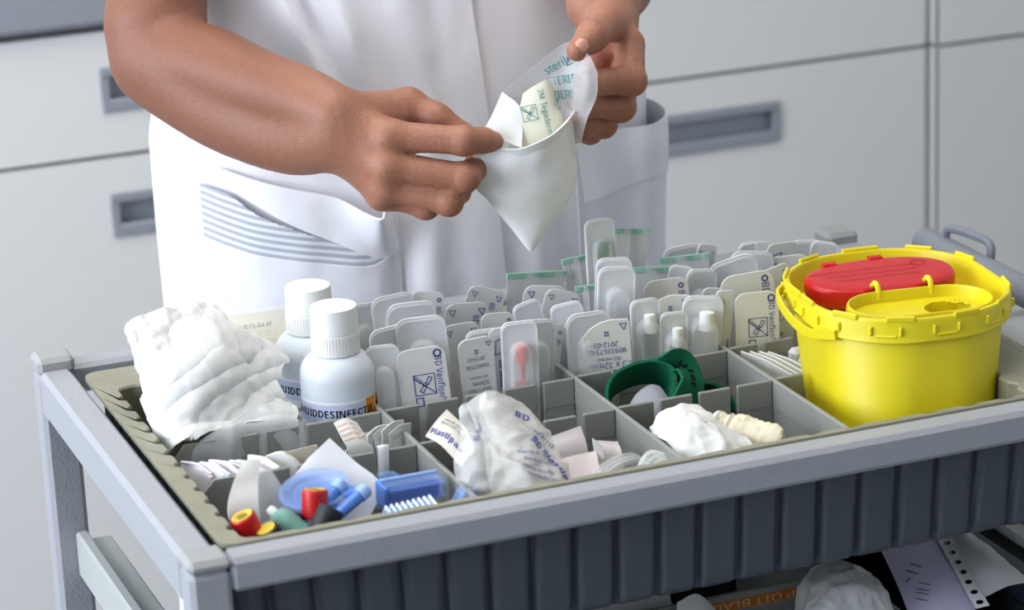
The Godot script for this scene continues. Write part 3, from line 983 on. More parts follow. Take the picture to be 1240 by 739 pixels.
func person() -> void:
	cloth_noise = FastNoiseLite.new()
	cloth_noise.seed = 11
	cloth_noise.frequency = 0.06
	cloth_noise.fractal_octaves = 3
	var skin := mt(Color.WHITE, 0.52, 0.0, 0.45)
	skin.vertex_color_use_as_albedo = true
	skin.albedo_texture = noise_tex(0.05, 31, [[0.25, 0.5, 0.8], [rgb(242, 236, 232), rgb(250, 248, 246), rgb(255, 255, 255)]], 256, FastNoiseLite.TYPE_SIMPLEX_SMOOTH, 5)
	skin.uv1_triplanar = true
	skin.uv1_scale = Vector3.ONE * 14.0
	var sn := noise_tex(0.16, 32, [], 256, FastNoiseLite.TYPE_CELLULAR, 3)
	sn.as_normal_map = true
	sn.bump_strength = 3.0
	skin.normal_enabled = true
	skin.normal_texture = sn
	skin.normal_scale = 0.4
	skin.subsurf_scatter_enabled = true
	skin.subsurf_scatter_strength = 0.08
	var b := Mb.new()
	# right arm and hand
	var sh := Vector3(0.625, 1.375, -2.335)
	var el := Vector3(0.5565, 1.124, -2.238)
	var w := Vector3(0.6455, 1.1007, -2.045)
	var arm := []
	arm += bones_of([sh, Vector3(0.575, 1.20, -2.275), Vector3(0.561, 1.15, -2.25), el], [0.046, 0.040, 0.037, 0.033], 0.02)
	var dn := Vector3(0.13, -0.92, 0.05).normalized()
	var f1 := [el, Vector3(0.585, 1.118, -2.19), Vector3(0.6068, 1.110, -2.14), Vector3(0.63, 1.1055, -2.09), w]
	var f2 := [el, Vector3(0.580, 1.105, -2.19), Vector3(0.601, 1.093, -2.14), Vector3(0.624, 1.087, -2.09), w + Vector3(-0.004, -0.004, 0)]
	f1 = smooth_curve(f1, 13)
	f2 = smooth_curve(f2, 13)
	for i in f1.size(): f1[i] += dn * -0.009 * lerpf(0.4, 1.0, minf(1.0, i / 4.0))
	for i in f2.size(): f2[i] += dn * 0.007 * lerpf(0.4, 1.0, minf(1.0, i / 4.0))
	arm += bones_of(f1, range(13).map(func(i): return lerpf(0.0325, 0.0195, pow(i / 12.0, 1.1))), 0.012)
	arm += bones_of(f2, range(13).map(func(i): return lerpf(0.0325, 0.0190, pow(i / 12.0, 1.0))), 0.012)
	var im := Vector3(0.6776, 1.0945, -2.018); var mm := Vector3(0.6731, 1.0724, -2.012); var rm := Vector3(0.6739, 1.0555, -2.018); var pm := Vector3(0.6745, 1.0445, -2.033)
	var hand := []
	for q in [[Vector3(0.650, 1.109, -2.05), im, 0.0165, 0.0118], [Vector3(0.647, 1.100, -2.047), mm, 0.0175, 0.0122], [Vector3(0.645, 1.092, -2.05), rm, 0.0165, 0.0112], [Vector3(0.645, 1.086, -2.055), pm, 0.0155, 0.0105], [Vector3(0.662, 1.090, -2.047), Vector3(0.678, 1.078, -2.036), 0.014, 0.014]]:
		hand.append([q[0], q[1], q[2], q[3], 0.012])
	var th := [Vector3(0.6646, 1.1075, -2.052), Vector3(0.7067, 1.108, -2.052), Vector3(0.7226, 1.0985, -2.035), Vector3(0.7499, 1.0790, -2.017)]
	hand += bones_of(th, [0.0155, 0.0120, 0.0108, 0.0085], 0.008)
	hand.append([Vector3(0.662, 1.10, -2.05), Vector3(0.694, 1.098, -2.045), 0.013, 0.010, 0.012])
	var fi := [[im, Vector3(0.7283, 1.0896, -1.992), Vector3(0.7451, 1.0872, -1.994), Vector3(0.7552, 1.0836, -1.999)], [mm, Vector3(0.7264, 1.0618, -1.988), Vector3(0.7440, 1.0635, -2.007), Vector3(0.7475, 1.0670, -2.017)], [rm, Vector3(0.7148, 1.0425, -1.994), Vector3(0.7300, 1.0440, -2.012), Vector3(0.7350, 1.0470, -2.022)], [pm, Vector3(0.7043, 1.0345, -2.018), Vector3(0.7232, 1.0320, -2.036), Vector3(0.7262, 1.0355, -2.046)]]
	var fr := [[0.0115, 0.0109, 0.0097, 0.0082], [0.0116, 0.0110, 0.0098, 0.0084], [0.0108, 0.0103, 0.0092, 0.0080], [0.0098, 0.0090, 0.0082, 0.0074]]
	for i in 4:
		hand += bones_of(fi[i], fr[i], 0.0035)
		hand.append([fi[i][1], fi[i][1] + Vector3(0.0005, 0, 0.0012), 0.0109 if i < 2 else 0.0101, 0.0109 if i < 2 else 0.0101, 0.004])      # knuckle
		hand.append([fi[i][0] + Vector3(-0.001, 0, 0.0022), fi[i][0] + Vector3(0.002, 0, 0.0022), 0.0108, 0.0108, 0.008])
		for q in [[fi[i][0], 0.010, 0.55], [fi[i][1], 0.009, 0.75], [fi[i][3], 0.012, 0.5]]: spots.append(q)
	spots.append([Vector3(0.71, 1.10, -2.05), 0.02, 0.7])
	spots.append([el + Vector3(0.02, 0.03, 0), 0.03, 0.5])
	spots.append([Vector3(0.735, 1.06, -2.0), 0.02, 0.4])
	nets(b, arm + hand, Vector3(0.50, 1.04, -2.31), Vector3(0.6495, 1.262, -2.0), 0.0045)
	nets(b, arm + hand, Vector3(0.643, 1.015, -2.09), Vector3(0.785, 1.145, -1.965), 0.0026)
	# left arm and hand
	var lsh := Vector3(0.975, 1.375, -2.335)
	var lel := Vector3(0.974, 1.185, -2.275)
	var lw := Vector3(0.888, 1.158, -2.085)
	var larm := []
	larm += bones_of([lsh, Vector3(0.985, 1.24, -2.31), lel], [0.046, 0.040, 0.034], 0.02)
	larm += bones_of([lel, Vector3(0.945, 1.182, -2.21), Vector3(0.915, 1.170, -2.15), lw + Vector3(-0.010, 0.002, 0)], [0.033, 0.034, 0.029, 0.0215], 0.02)
	larm += bones_of([lel, Vector3(0.950, 1.172, -2.21), Vector3(0.924, 1.162, -2.15), lw + Vector3(0.006, -0.002, 0)], [0.033, 0.033, 0.028, 0.021], 0.02)
	var lh := []
	var lim := Vector3(0.8862, 1.1370, -2.034); var lmm := Vector3(0.8930, 1.1209, -2.052); var lrm := Vector3(0.8970, 1.1060, -2.070); var lpm := Vector3(0.8975, 1.0960, -2.088)
	for q in [[lw + Vector3(-0.004, -0.004, 0.008), lim, 0.0175, 0.0120], [lw + Vector3(0.004, -0.008, 0.004), lmm, 0.0175, 0.0122], [lw + Vector3(0.006, -0.012, -0.004), lrm, 0.0165, 0.0115], [lw + Vector3(0.006, -0.016, -0.01), lpm, 0.0155, 0.0110], [Vector3(0.872, 1.135, -2.062), Vector3(0.866, 1.120, -2.056), 0.015, 0.012]]:
		lh.append([q[0], q[1], q[2], q[3], 0.012])
	var lt := [Vector3(0.886, 1.152, -2.062), Vector3(0.8655, 1.1575, -2.027), Vector3(0.8410, 1.1555, -2.000), Vector3(0.8245, 1.1478, -1.992)]
	lh += bones_of(lt, [0.0165, 0.0128, 0.0110, 0.0086], 0.008)
	lh.append([lt[2], lt[2] + Vector3(0, 0.001, 0.001), 0.0112, 0.0112, 0.004])
	var lf := [[lim, Vector3(0.8743, 1.1155, -2.006), Vector3(0.8447, 1.1200, -1.994), Vector3(0.8300, 1.1215, -1.993)], [lmm, Vector3(0.8715, 1.0915, -2.022), Vector3(0.8404, 1.1008, -2.006), Vector3(0.8281, 1.1040, -2.003)], [lrm, Vector3(0.8638, 1.0745, -2.040), Vector3(0.8420, 1.0815, -2.024), Vector3(0.8325, 1.0835, -2.021)], [lpm, Vector3(0.8607, 1.0640, -2.060), Vector3(0.8438, 1.0690, -2.045), Vector3(0.8380, 1.0710, -2.043)]]
	var lr := [[0.0125, 0.0118, 0.0104, 0.0088], [0.0125, 0.0117, 0.0104, 0.0088], [0.0116, 0.0108, 0.0096, 0.0082], [0.0104, 0.0094, 0.0084, 0.0074]]
	for i in 4:
		lh += bones_of(lf[i], lr[i], 0.003)
		lh.append([lf[i][1], lf[i][1] + Vector3(0.001, -0.001, 0.001), lr[i][1], lr[i][1], 0.004])
		for q in [[lf[i][0], 0.010, 0.5], [lf[i][1], 0.011, 0.8], [lf[i][3], 0.012, 0.5]]: spots.append(q)
	spots.append([Vector3(0.862, 1.132, -2.045), 0.017, 1.0])
	spots.append([Vector3(0.8245, 1.1478, -1.992), 0.010, 0.6])
	nets(b, larm + lh, Vector3(0.84, 1.10, -2.36), Vector3(1.06, 1.262, -2.0775), 0.0045)
	nets(b, larm + lh, Vector3(0.805, 1.045, -2.084), Vector3(0.93, 1.19, -1.965), 0.0026)
	# trunk, head and legs, mostly under the clothes
	var rest := []
	rest += bones_of([Vector3(0.80, 0.95, -2.35), Vector3(0.80, 1.12, -2.35), Vector3(0.80, 1.30, -2.35)], [0.105, 0.09, 0.095], 0.05)
	for s in [-1.0, 1.0]:
		rest += bones_of([Vector3(0.80 + s * 0.09, 0.93, -2.35), Vector3(0.80 + s * 0.085, 1.10, -2.35), Vector3(0.80 + s * 0.085, 1.32, -2.35)], [0.10, 0.085, 0.085], 0.05)
		rest += bones_of([Vector3(0.80 + s * 0.095, 0.90, -2.35), Vector3(0.80 + s * 0.10, 0.49, -2.35), Vector3(0.80 + s * 0.10, 0.09, -2.37)], [0.085, 0.055, 0.038], 0.04)
		rest += bones_of([Vector3(0.80 + s * 0.10, 0.06, -2.375), Vector3(0.80 + s * 0.11, 0.035, -2.22)], [0.035, 0.028], 0.03)
		rest += bones_of([Vector3(0.80 + s * 0.07, 1.38, -2.35), Vector3(0.80 + s * 0.175, 1.375, -2.34)], [0.05, 0.048], 0.04)
	rest += bones_of([sh, Vector3(0.582, 1.225, -2.283)], [0.046, 0.041], 0.03)
	rest += bones_of([lsh, Vector3(0.993, 1.235, -2.312)], [0.046, 0.041], 0.03)
	rest += bones_of([Vector3(0.80, 1.36, -2.36), Vector3(0.795, 1.48, -2.335)], [0.06, 0.053], 0.03)
	var hd := Vector3(0.785, 1.59, -2.30)
	rest += bones_of([hd + Vector3(0, 0.02, -0.03), hd + Vector3(0, 0.025, 0.0)], [0.085, 0.078], 0.03)
	rest += bones_of([hd + Vector3(0, -0.02, 0.015), hd + Vector3(-0.004, -0.09, 0.035)], [0.062, 0.032], 0.03)
	nets(b, rest, Vector3(0.52, 0.0, -2.50), Vector3(1.09, 1.52, -2.16), 0.014)
	var face := rest.slice(-3)
	var fw := Vector3(-0.1, -0.35, 0.93).normalized()
	face += bones_of([hd + Vector3(-0.006, 0.015, 0.082), hd + Vector3(-0.01, -0.028, 0.100)], [0.009, 0.0125], 0.012)
	for s in [-1.0, 1.0]:
		face.append([hd + Vector3(s * 0.032 - 0.006, 0.026, 0.072), hd + Vector3(s * 0.018 - 0.006, 0.026, 0.078), 0.008, 0.007, 0.012])
		face.append([hd + Vector3(s * 0.078, 0.01, -0.012), hd + Vector3(s * 0.076, -0.03, -0.004), 0.010, 0.007, 0.006])
		face.append([hd + Vector3(s * 0.012 - 0.006, -0.060, 0.076), hd + Vector3(-0.006, -0.058, 0.081), 0.0055, 0.0065, 0.005])
	nets(b, face, hd + Vector3(-0.11, -0.13, -0.14), hd + Vector3(0.11, 0.13, 0.13), 0.005)
	b.use_color = true
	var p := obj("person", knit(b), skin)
	meta(p, "person in a white short-sleeved tunic opening a dressing pouch with both hands behind the trolley", "person")
	# hair, eyes, nail
	var hair := Mb.new()
	var hb := bones_of([hd + Vector3(0, 0.035, -0.04), hd + Vector3(0, 0.045, -0.005)], [0.090, 0.078], 0.02) + bones_of([hd + Vector3(0, 0.0, -0.06), hd + Vector3(0, -0.06, -0.07)], [0.075, 0.05], 0.03)
	hb += bones_of([hd + Vector3(0, 0.03, -0.13), hd + Vector3(0, 0.0, -0.15)], [0.035, 0.03], 0.02)
	nets(hair, hb, hd + Vector3(-0.12, -0.14, -0.22), hd + Vector3(0.12, 0.15, 0.036), 0.006)
	hair.col.clear()
	obj("hair", knit(hair), grain(mt(rgb(92, 66, 44), 0.55), 0.2, 41, 0.6, 20.0), p)
	for s in [-1.0, 1.0]:
		obj("eye", Mb.new().lathe([Vector2(0, -0.011), Vector2(0.008, -0.008), Vector2(0.011, 0), Vector2(0.008, 0.008), Vector2(0, 0.011)], 12, T(hd + Vector3(s * 0.030 - 0.006, 0.012, 0.066))), mt(rgb(235, 232, 226), 0.2), p)
	var nail := Mb.new()
	var nx: Vector3 = (lt[3] - lt[2]).normalized()
	var nn := Vector3(0.10, 0.62, 0.78)
	nn = (nn - nx * nn.dot(nx)).normalized()
	var ns: Vector3 = nx.cross(nn)
	var nrow := []
	for i in 7:
		var row := []
		for j in 7:
			var u := (j - 3) / 3.0
			var t := i / 6.0
			var ww := 0.0050 * sqrt(1.0 - pow(absf(t * 2.0 - 1.0), 4.0) * 0.75)
			row.append(lt[3] - nx * 0.0035 + nx * (t - 0.35) * 0.0098 + ns * u * ww + nn * (0.0092 - u * u * 0.0016 - t * 0.0010))
		nrow.append(row)
	obj("thumbnail", Mb.new().grid(nrow, 0.0009), mt(rgb(196, 140, 120), 0.3), p)
	# clothing
	var cotton := mt(rgb(244, 243, 248), 0.85, 0.0, 0.25)
	cotton = grain(cotton, 0.22, 51, 0.10, 30.0)
	cotton.backlight_enabled = true
	cotton.backlight = rgb(30, 30, 32)
	var tn := obj("tunic", tunic_shape(), cotton, p)
	# the overlapping front panel, ending in the placket edge
	var g := []
	for i in 90:
		var y := lerpf(0.60, 1.36, i / 89.0)
		var ex := 0.8412 - (y - 0.90) * 0.067
		var row := []
		for j in 26:
			var t := j / 25.0
			var x := lerpf(ex - 0.085, ex, t)
			row.append(Vector3(x, y, front_z(x, y) + 0.0042 * smoothstep(0.0, 0.5, t) - 0.001))
		g.append(row)
	obj("front_placket", Mb.new().grid(g, 0.0012), cotton, tn)
	# left pocket of the picture: cuff, striped band and bag
	var mouth := [Vector2(0.6079, 1.0215), Vector2(0.6304, 1.0131), Vector2(0.6560, 1.0057), Vector2(0.6910, 0.9965), Vector2(0.7104, 0.9853), Vector2(0.7219, 0.9843), Vector2(0.7330, 0.9955)]
	var cuff_b := [Vector2(0.6055, 1.0098), Vector2(0.6292, 0.9929), Vector2(0.6542, 0.9755), Vector2(0.6906, 0.9564), Vector2(0.7225, 0.9405), Vector2(0.7375, 0.9406), Vector2(0.7480, 0.9429)]
	var str_b := [Vector2(0.5952, 0.9586), Vector2(0.6147, 0.9511), Vector2(0.6349, 0.9452), Vector2(0.6764, 0.9383), Vector2(0.7163, 0.9325), Vector2(0.7338, 0.9373), Vector2(0.7480, 0.9424)]
	var bot := [Vector2(0.5870, 0.8604), Vector2(0.6100, 0.8558), Vector2(0.6345, 0.8528), Vector2(0.6728, 0.8520), Vector2(0.7130, 0.8531), Vector2(0.7302, 0.8554), Vector2(0.7480, 0.8595)]
	obj("pocket_cuff", Mb.new().grid(pocket_patch(mouth, cuff_b, 0.014, 0.015, 0.036, 50, 20), 0.0016), cotton, tn)
	var sb := Mb.new()
	sb.use_color = true
	var sh_b := str_b.map(func(v): return v + Vector2(0, 0.0475))
	var gg := pocket_patch(sh_b, str_b, 0.0115, 0.0115, 0.0, 50, 77)
	for i in gg.size() - 1:
		sb.tint = Color(0.47, 0.50, 0.56) if i % 10 < 5 else Color(0.84, 0.84, 0.88)
		for j in gg[0].size() - 1:
			if gg[i + 1][j].y > along(cuff_b, j / 49.0).y + 0.004: continue
			sb.quad(gg[i][j], gg[i][j + 1], gg[i + 1][j + 1], gg[i + 1][j])
	var striped := mt(Color.WHITE, 0.85, 0.0, 0.25)
	striped.vertex_color_use_as_albedo = true
	var so := obj("striped_band", sb, striped, tn)
	so.set_meta("label", "grey and white striped band on the pocket")
	obj("pocket_bag", Mb.new().grid(pocket_patch(str_b, bot, 0.0115, 0.004, 0.0, 50, 24), 0.0014), cotton, tn)
	# right pocket of the picture: gapes at the hip
	var rm0 := [Vector3(0.9189, 1.0149, -2.217), Vector3(0.9389, 1.0134, -2.214), Vector3(0.9673, 1.0122, -2.2215), Vector3(0.9975, 1.0123, -2.240), Vector3(1.0256, 1.0106, -2.275), Vector3(1.0298, 1.0140, -2.305), Vector3(1.018, 1.018, -2.33)]
	var rm1 := [Vector3(0.9256, 0.9525, -2.220), Vector3(0.9438, 0.9554, -2.2215), Vector3(0.9733, 0.9598, -2.2315), Vector3(1.0008, 0.9621, -2.247), Vector3(1.0273, 0.9589, -2.280), Vector3(1.0345, 0.9603, -2.31), Vector3(1.026, 0.9603, -2.335)]
	var rm2 := [Vector3(0.9270, 0.8583, -2.222), Vector3(0.9461, 0.8580, -2.2255), Vector3(0.9750, 0.8581, -2.2365), Vector3(0.9995, 0.8580, -2.2515), Vector3(1.0240, 0.8528, -2.285), Vector3(1.0312, 0.8548, -2.315), Vector3(1.022, 0.8548, -2.34)]
	for q in [rm0, rm1, rm2]:
		for i in 3: q[i].z = front_z(q[i].x, q[i].y) + [0.001, 0.006, 0.012][i]
	var lift := func(r: Array, o: float): return r.map(func(v): return v + Vector3(o * 0.3, 0, o))
	obj("pocket_cuff", Mb.new().grid(patch([rm0, rm0.map(func(v): return v + Vector3(0.0007, -0.02, 0)), rm1], 40, 14), 0.0018), cotton, tn)
	obj("pocket_bag", Mb.new().grid(patch([lift.call(rm1, -0.0015), rm1.map(func(v): return v + Vector3(-0.002, -0.04, -0.003)), rm2], 40, 18), 0.0014), cotton, tn)
	# seams, sleeves, trousers, shoes
	for s in [[Vector2(0.749, 1.0), Vector2(0.7445, 0.70)], [Vector2(0.9175, 1.012), Vector2(0.9195, 0.80)]]:
		var pts := []
		for i in 30:
			var q: Vector2 = s[0].lerp(s[1], i / 29.0)
			pts.append(Vector3(q.x, q.y, front_z(q.x, q.y)))
		obj("seam", Mb.new().tube(pts, 0.0012, 6), cotton, tn)
	for q in [[sh + Vector3(0.03, 0.02, 0), Vector3(0.596, 1.29, -2.305), Vector3(0.580, 1.225, -2.283)], [lsh + Vector3(-0.03, 0.02, 0), Vector3(0.985, 1.30, -2.325), Vector3(0.995, 1.235, -2.312)]]:
		obj("sleeve", Mb.new().tube(smooth_curve(q, 12), [0.066, 0.067, 0.067, 0.066, 0.065, 0.064, 0.063, 0.063, 0.063, 0.063, 0.063, 0.062], 24), cotton, tn)
	var tr := Mb.new()
	for s in [-1.0, 1.0]:
		tr.tube(smooth_curve([Vector3(0.80 + s * 0.09, 0.95, -2.35), Vector3(0.80 + s * 0.098, 0.70, -2.35), Vector3(0.80 + s * 0.102, 0.45, -2.355), Vector3(0.80 + s * 0.102, 0.075, -2.365)], 14), [0.10, 0.105, 0.105, 0.10, 0.098, 0.095, 0.092, 0.09, 0.088, 0.086, 0.084, 0.082, 0.080, 0.080], 20)
	obj("trousers", tr, cotton, p)
	for s in [-1.0, 1.0]:
		var shoe := Mb.new()
		var rr := []
		for i in 11:
			var t := i / 10.0
			var z := lerpf(-2.425, -2.15, t)
			var ww := 0.040 * sqrt(maxf(0.02, 1.0 - pow(absf(t * 2 - 1), 3.0)))
			var hh := lerpf(0.075, 0.035, smoothstep(0.3, 0.9, t)) * sqrt(maxf(0.05, 1.0 - pow(absf(t * 2 - 1), 6.0)))
			var r := PackedVector3Array()
			for k in 12:
				var a := TAU * k / 12
				r.append(Vector3(0.80 + s * (0.10 + 0.012 * t) + cos(a) * ww, maxf(0.0, 0.018 + sin(a) * (hh if sin(a) > 0 else 0.018)), z))
			rr.append(r)
		shoe.loft(rr)
		obj("shoe", shoe, mt(rgb(225, 225, 228), 0.6), p)

# ---------------------------------------------------------------- sterile packs
func shrink(o: PackedVector2Array, d: float, c: Vector2) -> PackedVector2Array:
	var r := PackedVector2Array()
	for p in o: r.append(c + (p - c) * (1.0 - d / maxf((p - c).length(), 0.001)))
	return r

func print_device(b: Mb, c: Vector2, s: float) -> void:     # the line drawing of a cannula in its box
	poly_line(b, [c + Vector2(-s, -s), c + Vector2(s, -s), c + Vector2(s, s), c + Vector2(-s, s)], s * 0.08)
	poly_line(b, [c + Vector2(-s, s * 0.75), c + Vector2(s, -s)], s * 0.09, false)
	poly_line(b, [c + Vector2(-s * 0.95, s * 0.95), c + Vector2(-s * 0.25, s * 0.35), c + Vector2(-s * 0.4, s * 0.15), c + Vector2(-s * 1.0, s * 0.7)], s * 0.07)
	poly_line(b, [c + Vector2(0.1, 0.1) * s, c + Vector2(0.45, 0.75) * s, c + Vector2(0.75, 0.55) * s, c + Vector2(0.3, -0.05) * s], s * 0.08)
	poly_line(b, [c + Vector2(-0.1, 0.0) * s, c + Vector2(-0.55, -0.6) * s, c + Vector2(-0.25, -0.8) * s, c + Vector2(0.15, -0.2) * s], s * 0.08)
	var p := []
	for i in 10: p.append(c + Vector2(cos(TAU * i / 10), sin(TAU * i / 10)) * s * 0.18)
	poly_line(b, p, s * 0.08)

func lay(dst: Mb, src: Mb, at: Vector2, turn: float) -> void:
	dst.add(src, Transform3D(Basis(Vector3(0, 0, 1), deg_to_rad(turn)), Vector3(at.x, at.y, 0)))

func triangle_mark(b: Mb, c: Vector2, s: float, turn := 0.0) -> void:
	var p := []
	for q in [Vector2(-1, 0.8), Vector2(1, 0.8), Vector2(0.25, -1)]: p.append(c + q.rotated(turn) * s)
	poly_line(b, p, s * 0.22)

func pack(kind: String, at: Vector3, w: float, ln: float, ex: float, ey: float, ez: float, ext: float, label: String, hue := Color(1, 1, 1)) -> Node3D:
	var pouch := kind == "pouch"
	var r := thing("sterile_pouch" if pouch else "blister_pack", label, "pouch" if pouch else "pack", T(at, ex, ey, ez), "sealed sterile packs standing in the tray")
	var rad := 0.0015 if pouch else w * 0.24
	var out := PackedVector2Array()
	for p in round_rect(w, ln, rad, 5): out.append(p + Vector2(0, ln / 2))
	if kind == "arch":
		out = PackedVector2Array([Vector2(-w / 2, 0), Vector2(w / 2, 0), Vector2(w / 2, ln - w * 0.08), Vector2(w * 0.46, ln - w * 0.02), Vector2(w * 0.1, ln), Vector2(-w * 0.1, ln - w * 0.04), Vector2(-w * 0.34, ln - w * 0.16), Vector2(-w / 2, ln - w * 0.34)])
	if ext > 0.0:
		for i in out.size():
			if out[i].y < ln * 0.4: out[i].y -= ext
	var warm: Material = M.paper_warm if hue.g < 0.96 and hue.b < 0.95 and hue.r > 0.9 else M.paper
	var c := Vector2(0, ln * 0.48)
	var face_paper := kind in ["print", "date", "plain", "tri", "arch", "side"]
	if pouch:
		var g := []
		var k := []
		for i in 11:
			var row := []
			var bk := []
			for j in 9:
				var u := j / 8.0 * 2.0 - 1.0
				var t := i / 10.0
				var puff := (1.0 - u * u) * sin(PI * clampf(t * 1.12, 0, 1)) * w * 0.14
				var x := u * w / 2 * lerpf(0.88, 1.0, pow(t, 3.0))
				row.append(Vector3(x, t * ln, puff + 0.0006 + 0.0015 * sin(u * 7.0 + t * 9.0) * (1 - u * u)))
				bk.append(Vector3(x, t * ln, -puff * 0.3 - 0.0006))
			g.append(row); k.append(bk)
		obj("front_film", Mb.new().grid(g, 0.0004), M.film, r)
		obj("backing_paper", Mb.new().grid(k, 0.0004), warm, r)
		var sb := Mb.new()
		sb.span(Vector3(-w / 2 - 0.0006, ln - 0.0040, -0.0008), Vector3(w / 2 + 0.0006, ln + 0.0006, 0.0010), 0.0004)
		var st := obj("seal_strip", sb, M.green_seal, r)
		st.set_meta("label", "pale green seal strip along the top")
		var tx := Mb.new()
		lay(tx, words("STERILE R", 0.0020), Vector2(0, ln - 0.0018), 0)
		for i in tx.v.size(): tx.v[i].z = 0.0012
		obj("strip_print", tx, M.green_ink, st)
		var sy := Mb.new().lathe([Vector2(0.0, 0), Vector2(w * 0.13, 0.001), Vector2(w * 0.13, ln * 0.55), Vector2(w * 0.06, ln * 0.60), Vector2(w * 0.05, ln * 0.72), Vector2(0, ln * 0.73)], 12, T(Vector3(0, ln * 0.08, w * 0.035)))
		obj("syringe", sy, M.clear_part, r)
		return r
	var tz := -0.0008
	obj("backing_paper", Mb.new().plate(out, tz, 0.0, Transform3D(), 0.0003), warm if face_paper else M.paper_thin, r)
	# the formed tray: a flange and a domed bubble, in front or behind
	var s := -1.0 if face_paper else 1.0
	var z0 := tz - 0.0002 if face_paper else 0.0002
	obj("flange", Mb.new().plate(out, minf(z0, z0 + s * 0.0008), maxf(z0, z0 + s * 0.0008)), M.film, r)
	var wide := w * (0.78 if kind == "tube" else 0.62)
	var stad := PackedVector2Array()
	for p in round_rect(wide, ln * 0.80, wide * 0.48, 6): stad.append(p + c)
	var rings := []
	var hgt := w * (0.40 if kind == "tube" else 0.26)
	for l in [[0.0, 0.0], [0.0016, 0.004], [0.0018, 0.25], [0.0026, 0.7], [0.0045, 0.93], [0.008, 1.0]]:
		var o := shrink(stad, l[0], c)
		var rr := PackedVector3Array()
		for p in o: rr.append(Vector3(p.x, p.y, z0 + s * (0.0008 + l[1] * hgt)))
		rings.append(rr)
	obj("bubble", Mb.new().loft(rings, false, true), M.film, r)
	if not face_paper:
		var rim := Mb.new()
		var ro := shrink(out, w * 0.075, Vector2(0, ln / 2))
		var pts := []
		for p in ro: pts.append(Vector3(p.x, p.y, z0 + 0.001))
		pts.append(pts[0])
		rim.tube(pts, 0.0009, 5)
		obj("pressed_edge", rim, M.film, r)
		if kind == "tube":
			var tb := Mb.new().lathe([Vector2(0, 0), Vector2(w * 0.16, 0.0), Vector2(w * 0.17, 0.003), Vector2(w * 0.17, 0.034), Vector2(0, 0.034)], 14, T(Vector3(w * 0.06, ln - 0.060, z0 + hgt * 0.5)))
			var liquid := film(hue, 0.55, 0.3)
			obj("tube_body", tb, liquid, r)
			obj("tube_cap", Mb.new().lathe([Vector2(0, 0), Vector2(w * 0.19, 0.0), Vector2(w * 0.19, ln * 0.11), Vector2(w * 0.17, ln * 0.125), Vector2(0, ln * 0.127)], 14, T(Vector3(w * 0.06, ln - 0.026, z0 + hgt * 0.5))), M.cap_white, r)
			obj("tube_collar", Mb.new().lathe([Vector2(0, 0), Vector2(w * 0.24, 0.0), Vector2(w * 0.24, ln * 0.03), Vector2(0, ln * 0.03)], 14, T(Vector3(w * 0.0, ln - 0.058, z0 + hgt * 0.45))), M.clear_part, r)
		elif hue != Color(1, 1, 1):
			var hub := Mb.new().lathe([Vector2(0, 0), Vector2(w * 0.045, 0.001), Vector2(w * 0.06, ln * 0.12), Vector2(w * 0.15, ln * 0.125), Vector2(w * 0.17, ln * 0.18), Vector2(w * 0.16, ln * 0.235), Vector2(0, ln * 0.24)], 14, T(Vector3(w * 0.04, ln - 0.046, z0 + hgt * 0.45)))
			obj("hub", hub, mt(hue, 0.35), r).set_meta("label", "coloured cannula hub")
			obj("wing", Mb.new().at(Vector3(w * 0.40, 0.012, 0.0012), Vector3(0, ln - 0.052, z0 + hgt * 0.3), 0.0005), mt(hue.lightened(0.3), 0.4), r)
		else:
			obj("cannula", Mb.new().lathe([Vector2(0, 0), Vector2(w * 0.05, 0.001), Vector2(w * 0.06, ln * 0.3), Vector2(w * 0.11, ln * 0.33), Vector2(w * 0.11, ln * 0.52), Vector2(0, ln * 0.53)], 10, T(Vector3(0, ln * 0.22, z0 + hgt * 0.4))), M.clear_part, r)
	var ink := Mb.new()
	if kind == "print":
		lay(ink, words("BD Venflon™ Pro", w * 0.125), Vector2(w * 0.33, ln - 0.0075 - w * 0.66), -90)
		var cir := []
		for i in 12: cir.append(Vector2(w * 0.33, ln - 0.0055) + Vector2(cos(TAU * i / 12), sin(TAU * i / 12)) * w * 0.07)
		poly_line(ink, cir, w * 0.028)
		print_device(ink, Vector2(w * 0.01, ln - 0.0285), w * 0.21)
		poly_line(ink, [Vector2(-w * 0.20, ln - 0.0385), Vector2(-w * 0.06, ln - 0.0385), Vector2(-w * 0.06, ln - 0.045), Vector2(-w * 0.20, ln - 0.045)], w * 0.02)
	elif kind == "date" or kind == "arch":
		lay(ink, words("2012-03" if kind == "arch" else "2015-03", w * 0.105), Vector2(-w * 0.03, ln - (0.0195 if kind == "arch" else 0.0165)), 180)
		lay(ink, words("9093357342" if kind == "arch" else "00003708", w * 0.105), Vector2(0, ln - (0.0250 if kind == "arch" else 0.0225)), 180)
		lay(ink, words("103 ml/min", w * 0.075), Vector2(w * 0.02, ln - 0.0315), 180)
		lay(ink, words("1.3 x 32mm" if kind == "arch" else "32mm", w * 0.125), Vector2(w * 0.06, ln - 0.0365), 180)
		lay(ink, words("18GA 1.16IN", w * 0.09), Vector2(w * 0.02, ln - 0.0415), 180)
		triangle_mark(ink, Vector2(w * 0.36, ln - 0.006), w * 0.075)
		poly_line(ink, [Vector2(-w * 0.03, ln - 0.0125), Vector2(w * 0.03, ln - 0.0125), Vector2(w * 0.03, ln - 0.0095), Vector2(-w * 0.03, ln - 0.0095)], w * 0.02)
	elif kind == "tri":
		triangle_mark(ink, Vector2(-w * 0.33, ln * 0.94), w * 0.075)
		triangle_mark(ink, Vector2(w * 0.33, ln * 0.94), w * 0.075)
		lay(ink, words("BD", w * 0.12), Vector2(w * 0.2, ln - 0.014), -90)
	elif kind == "side":
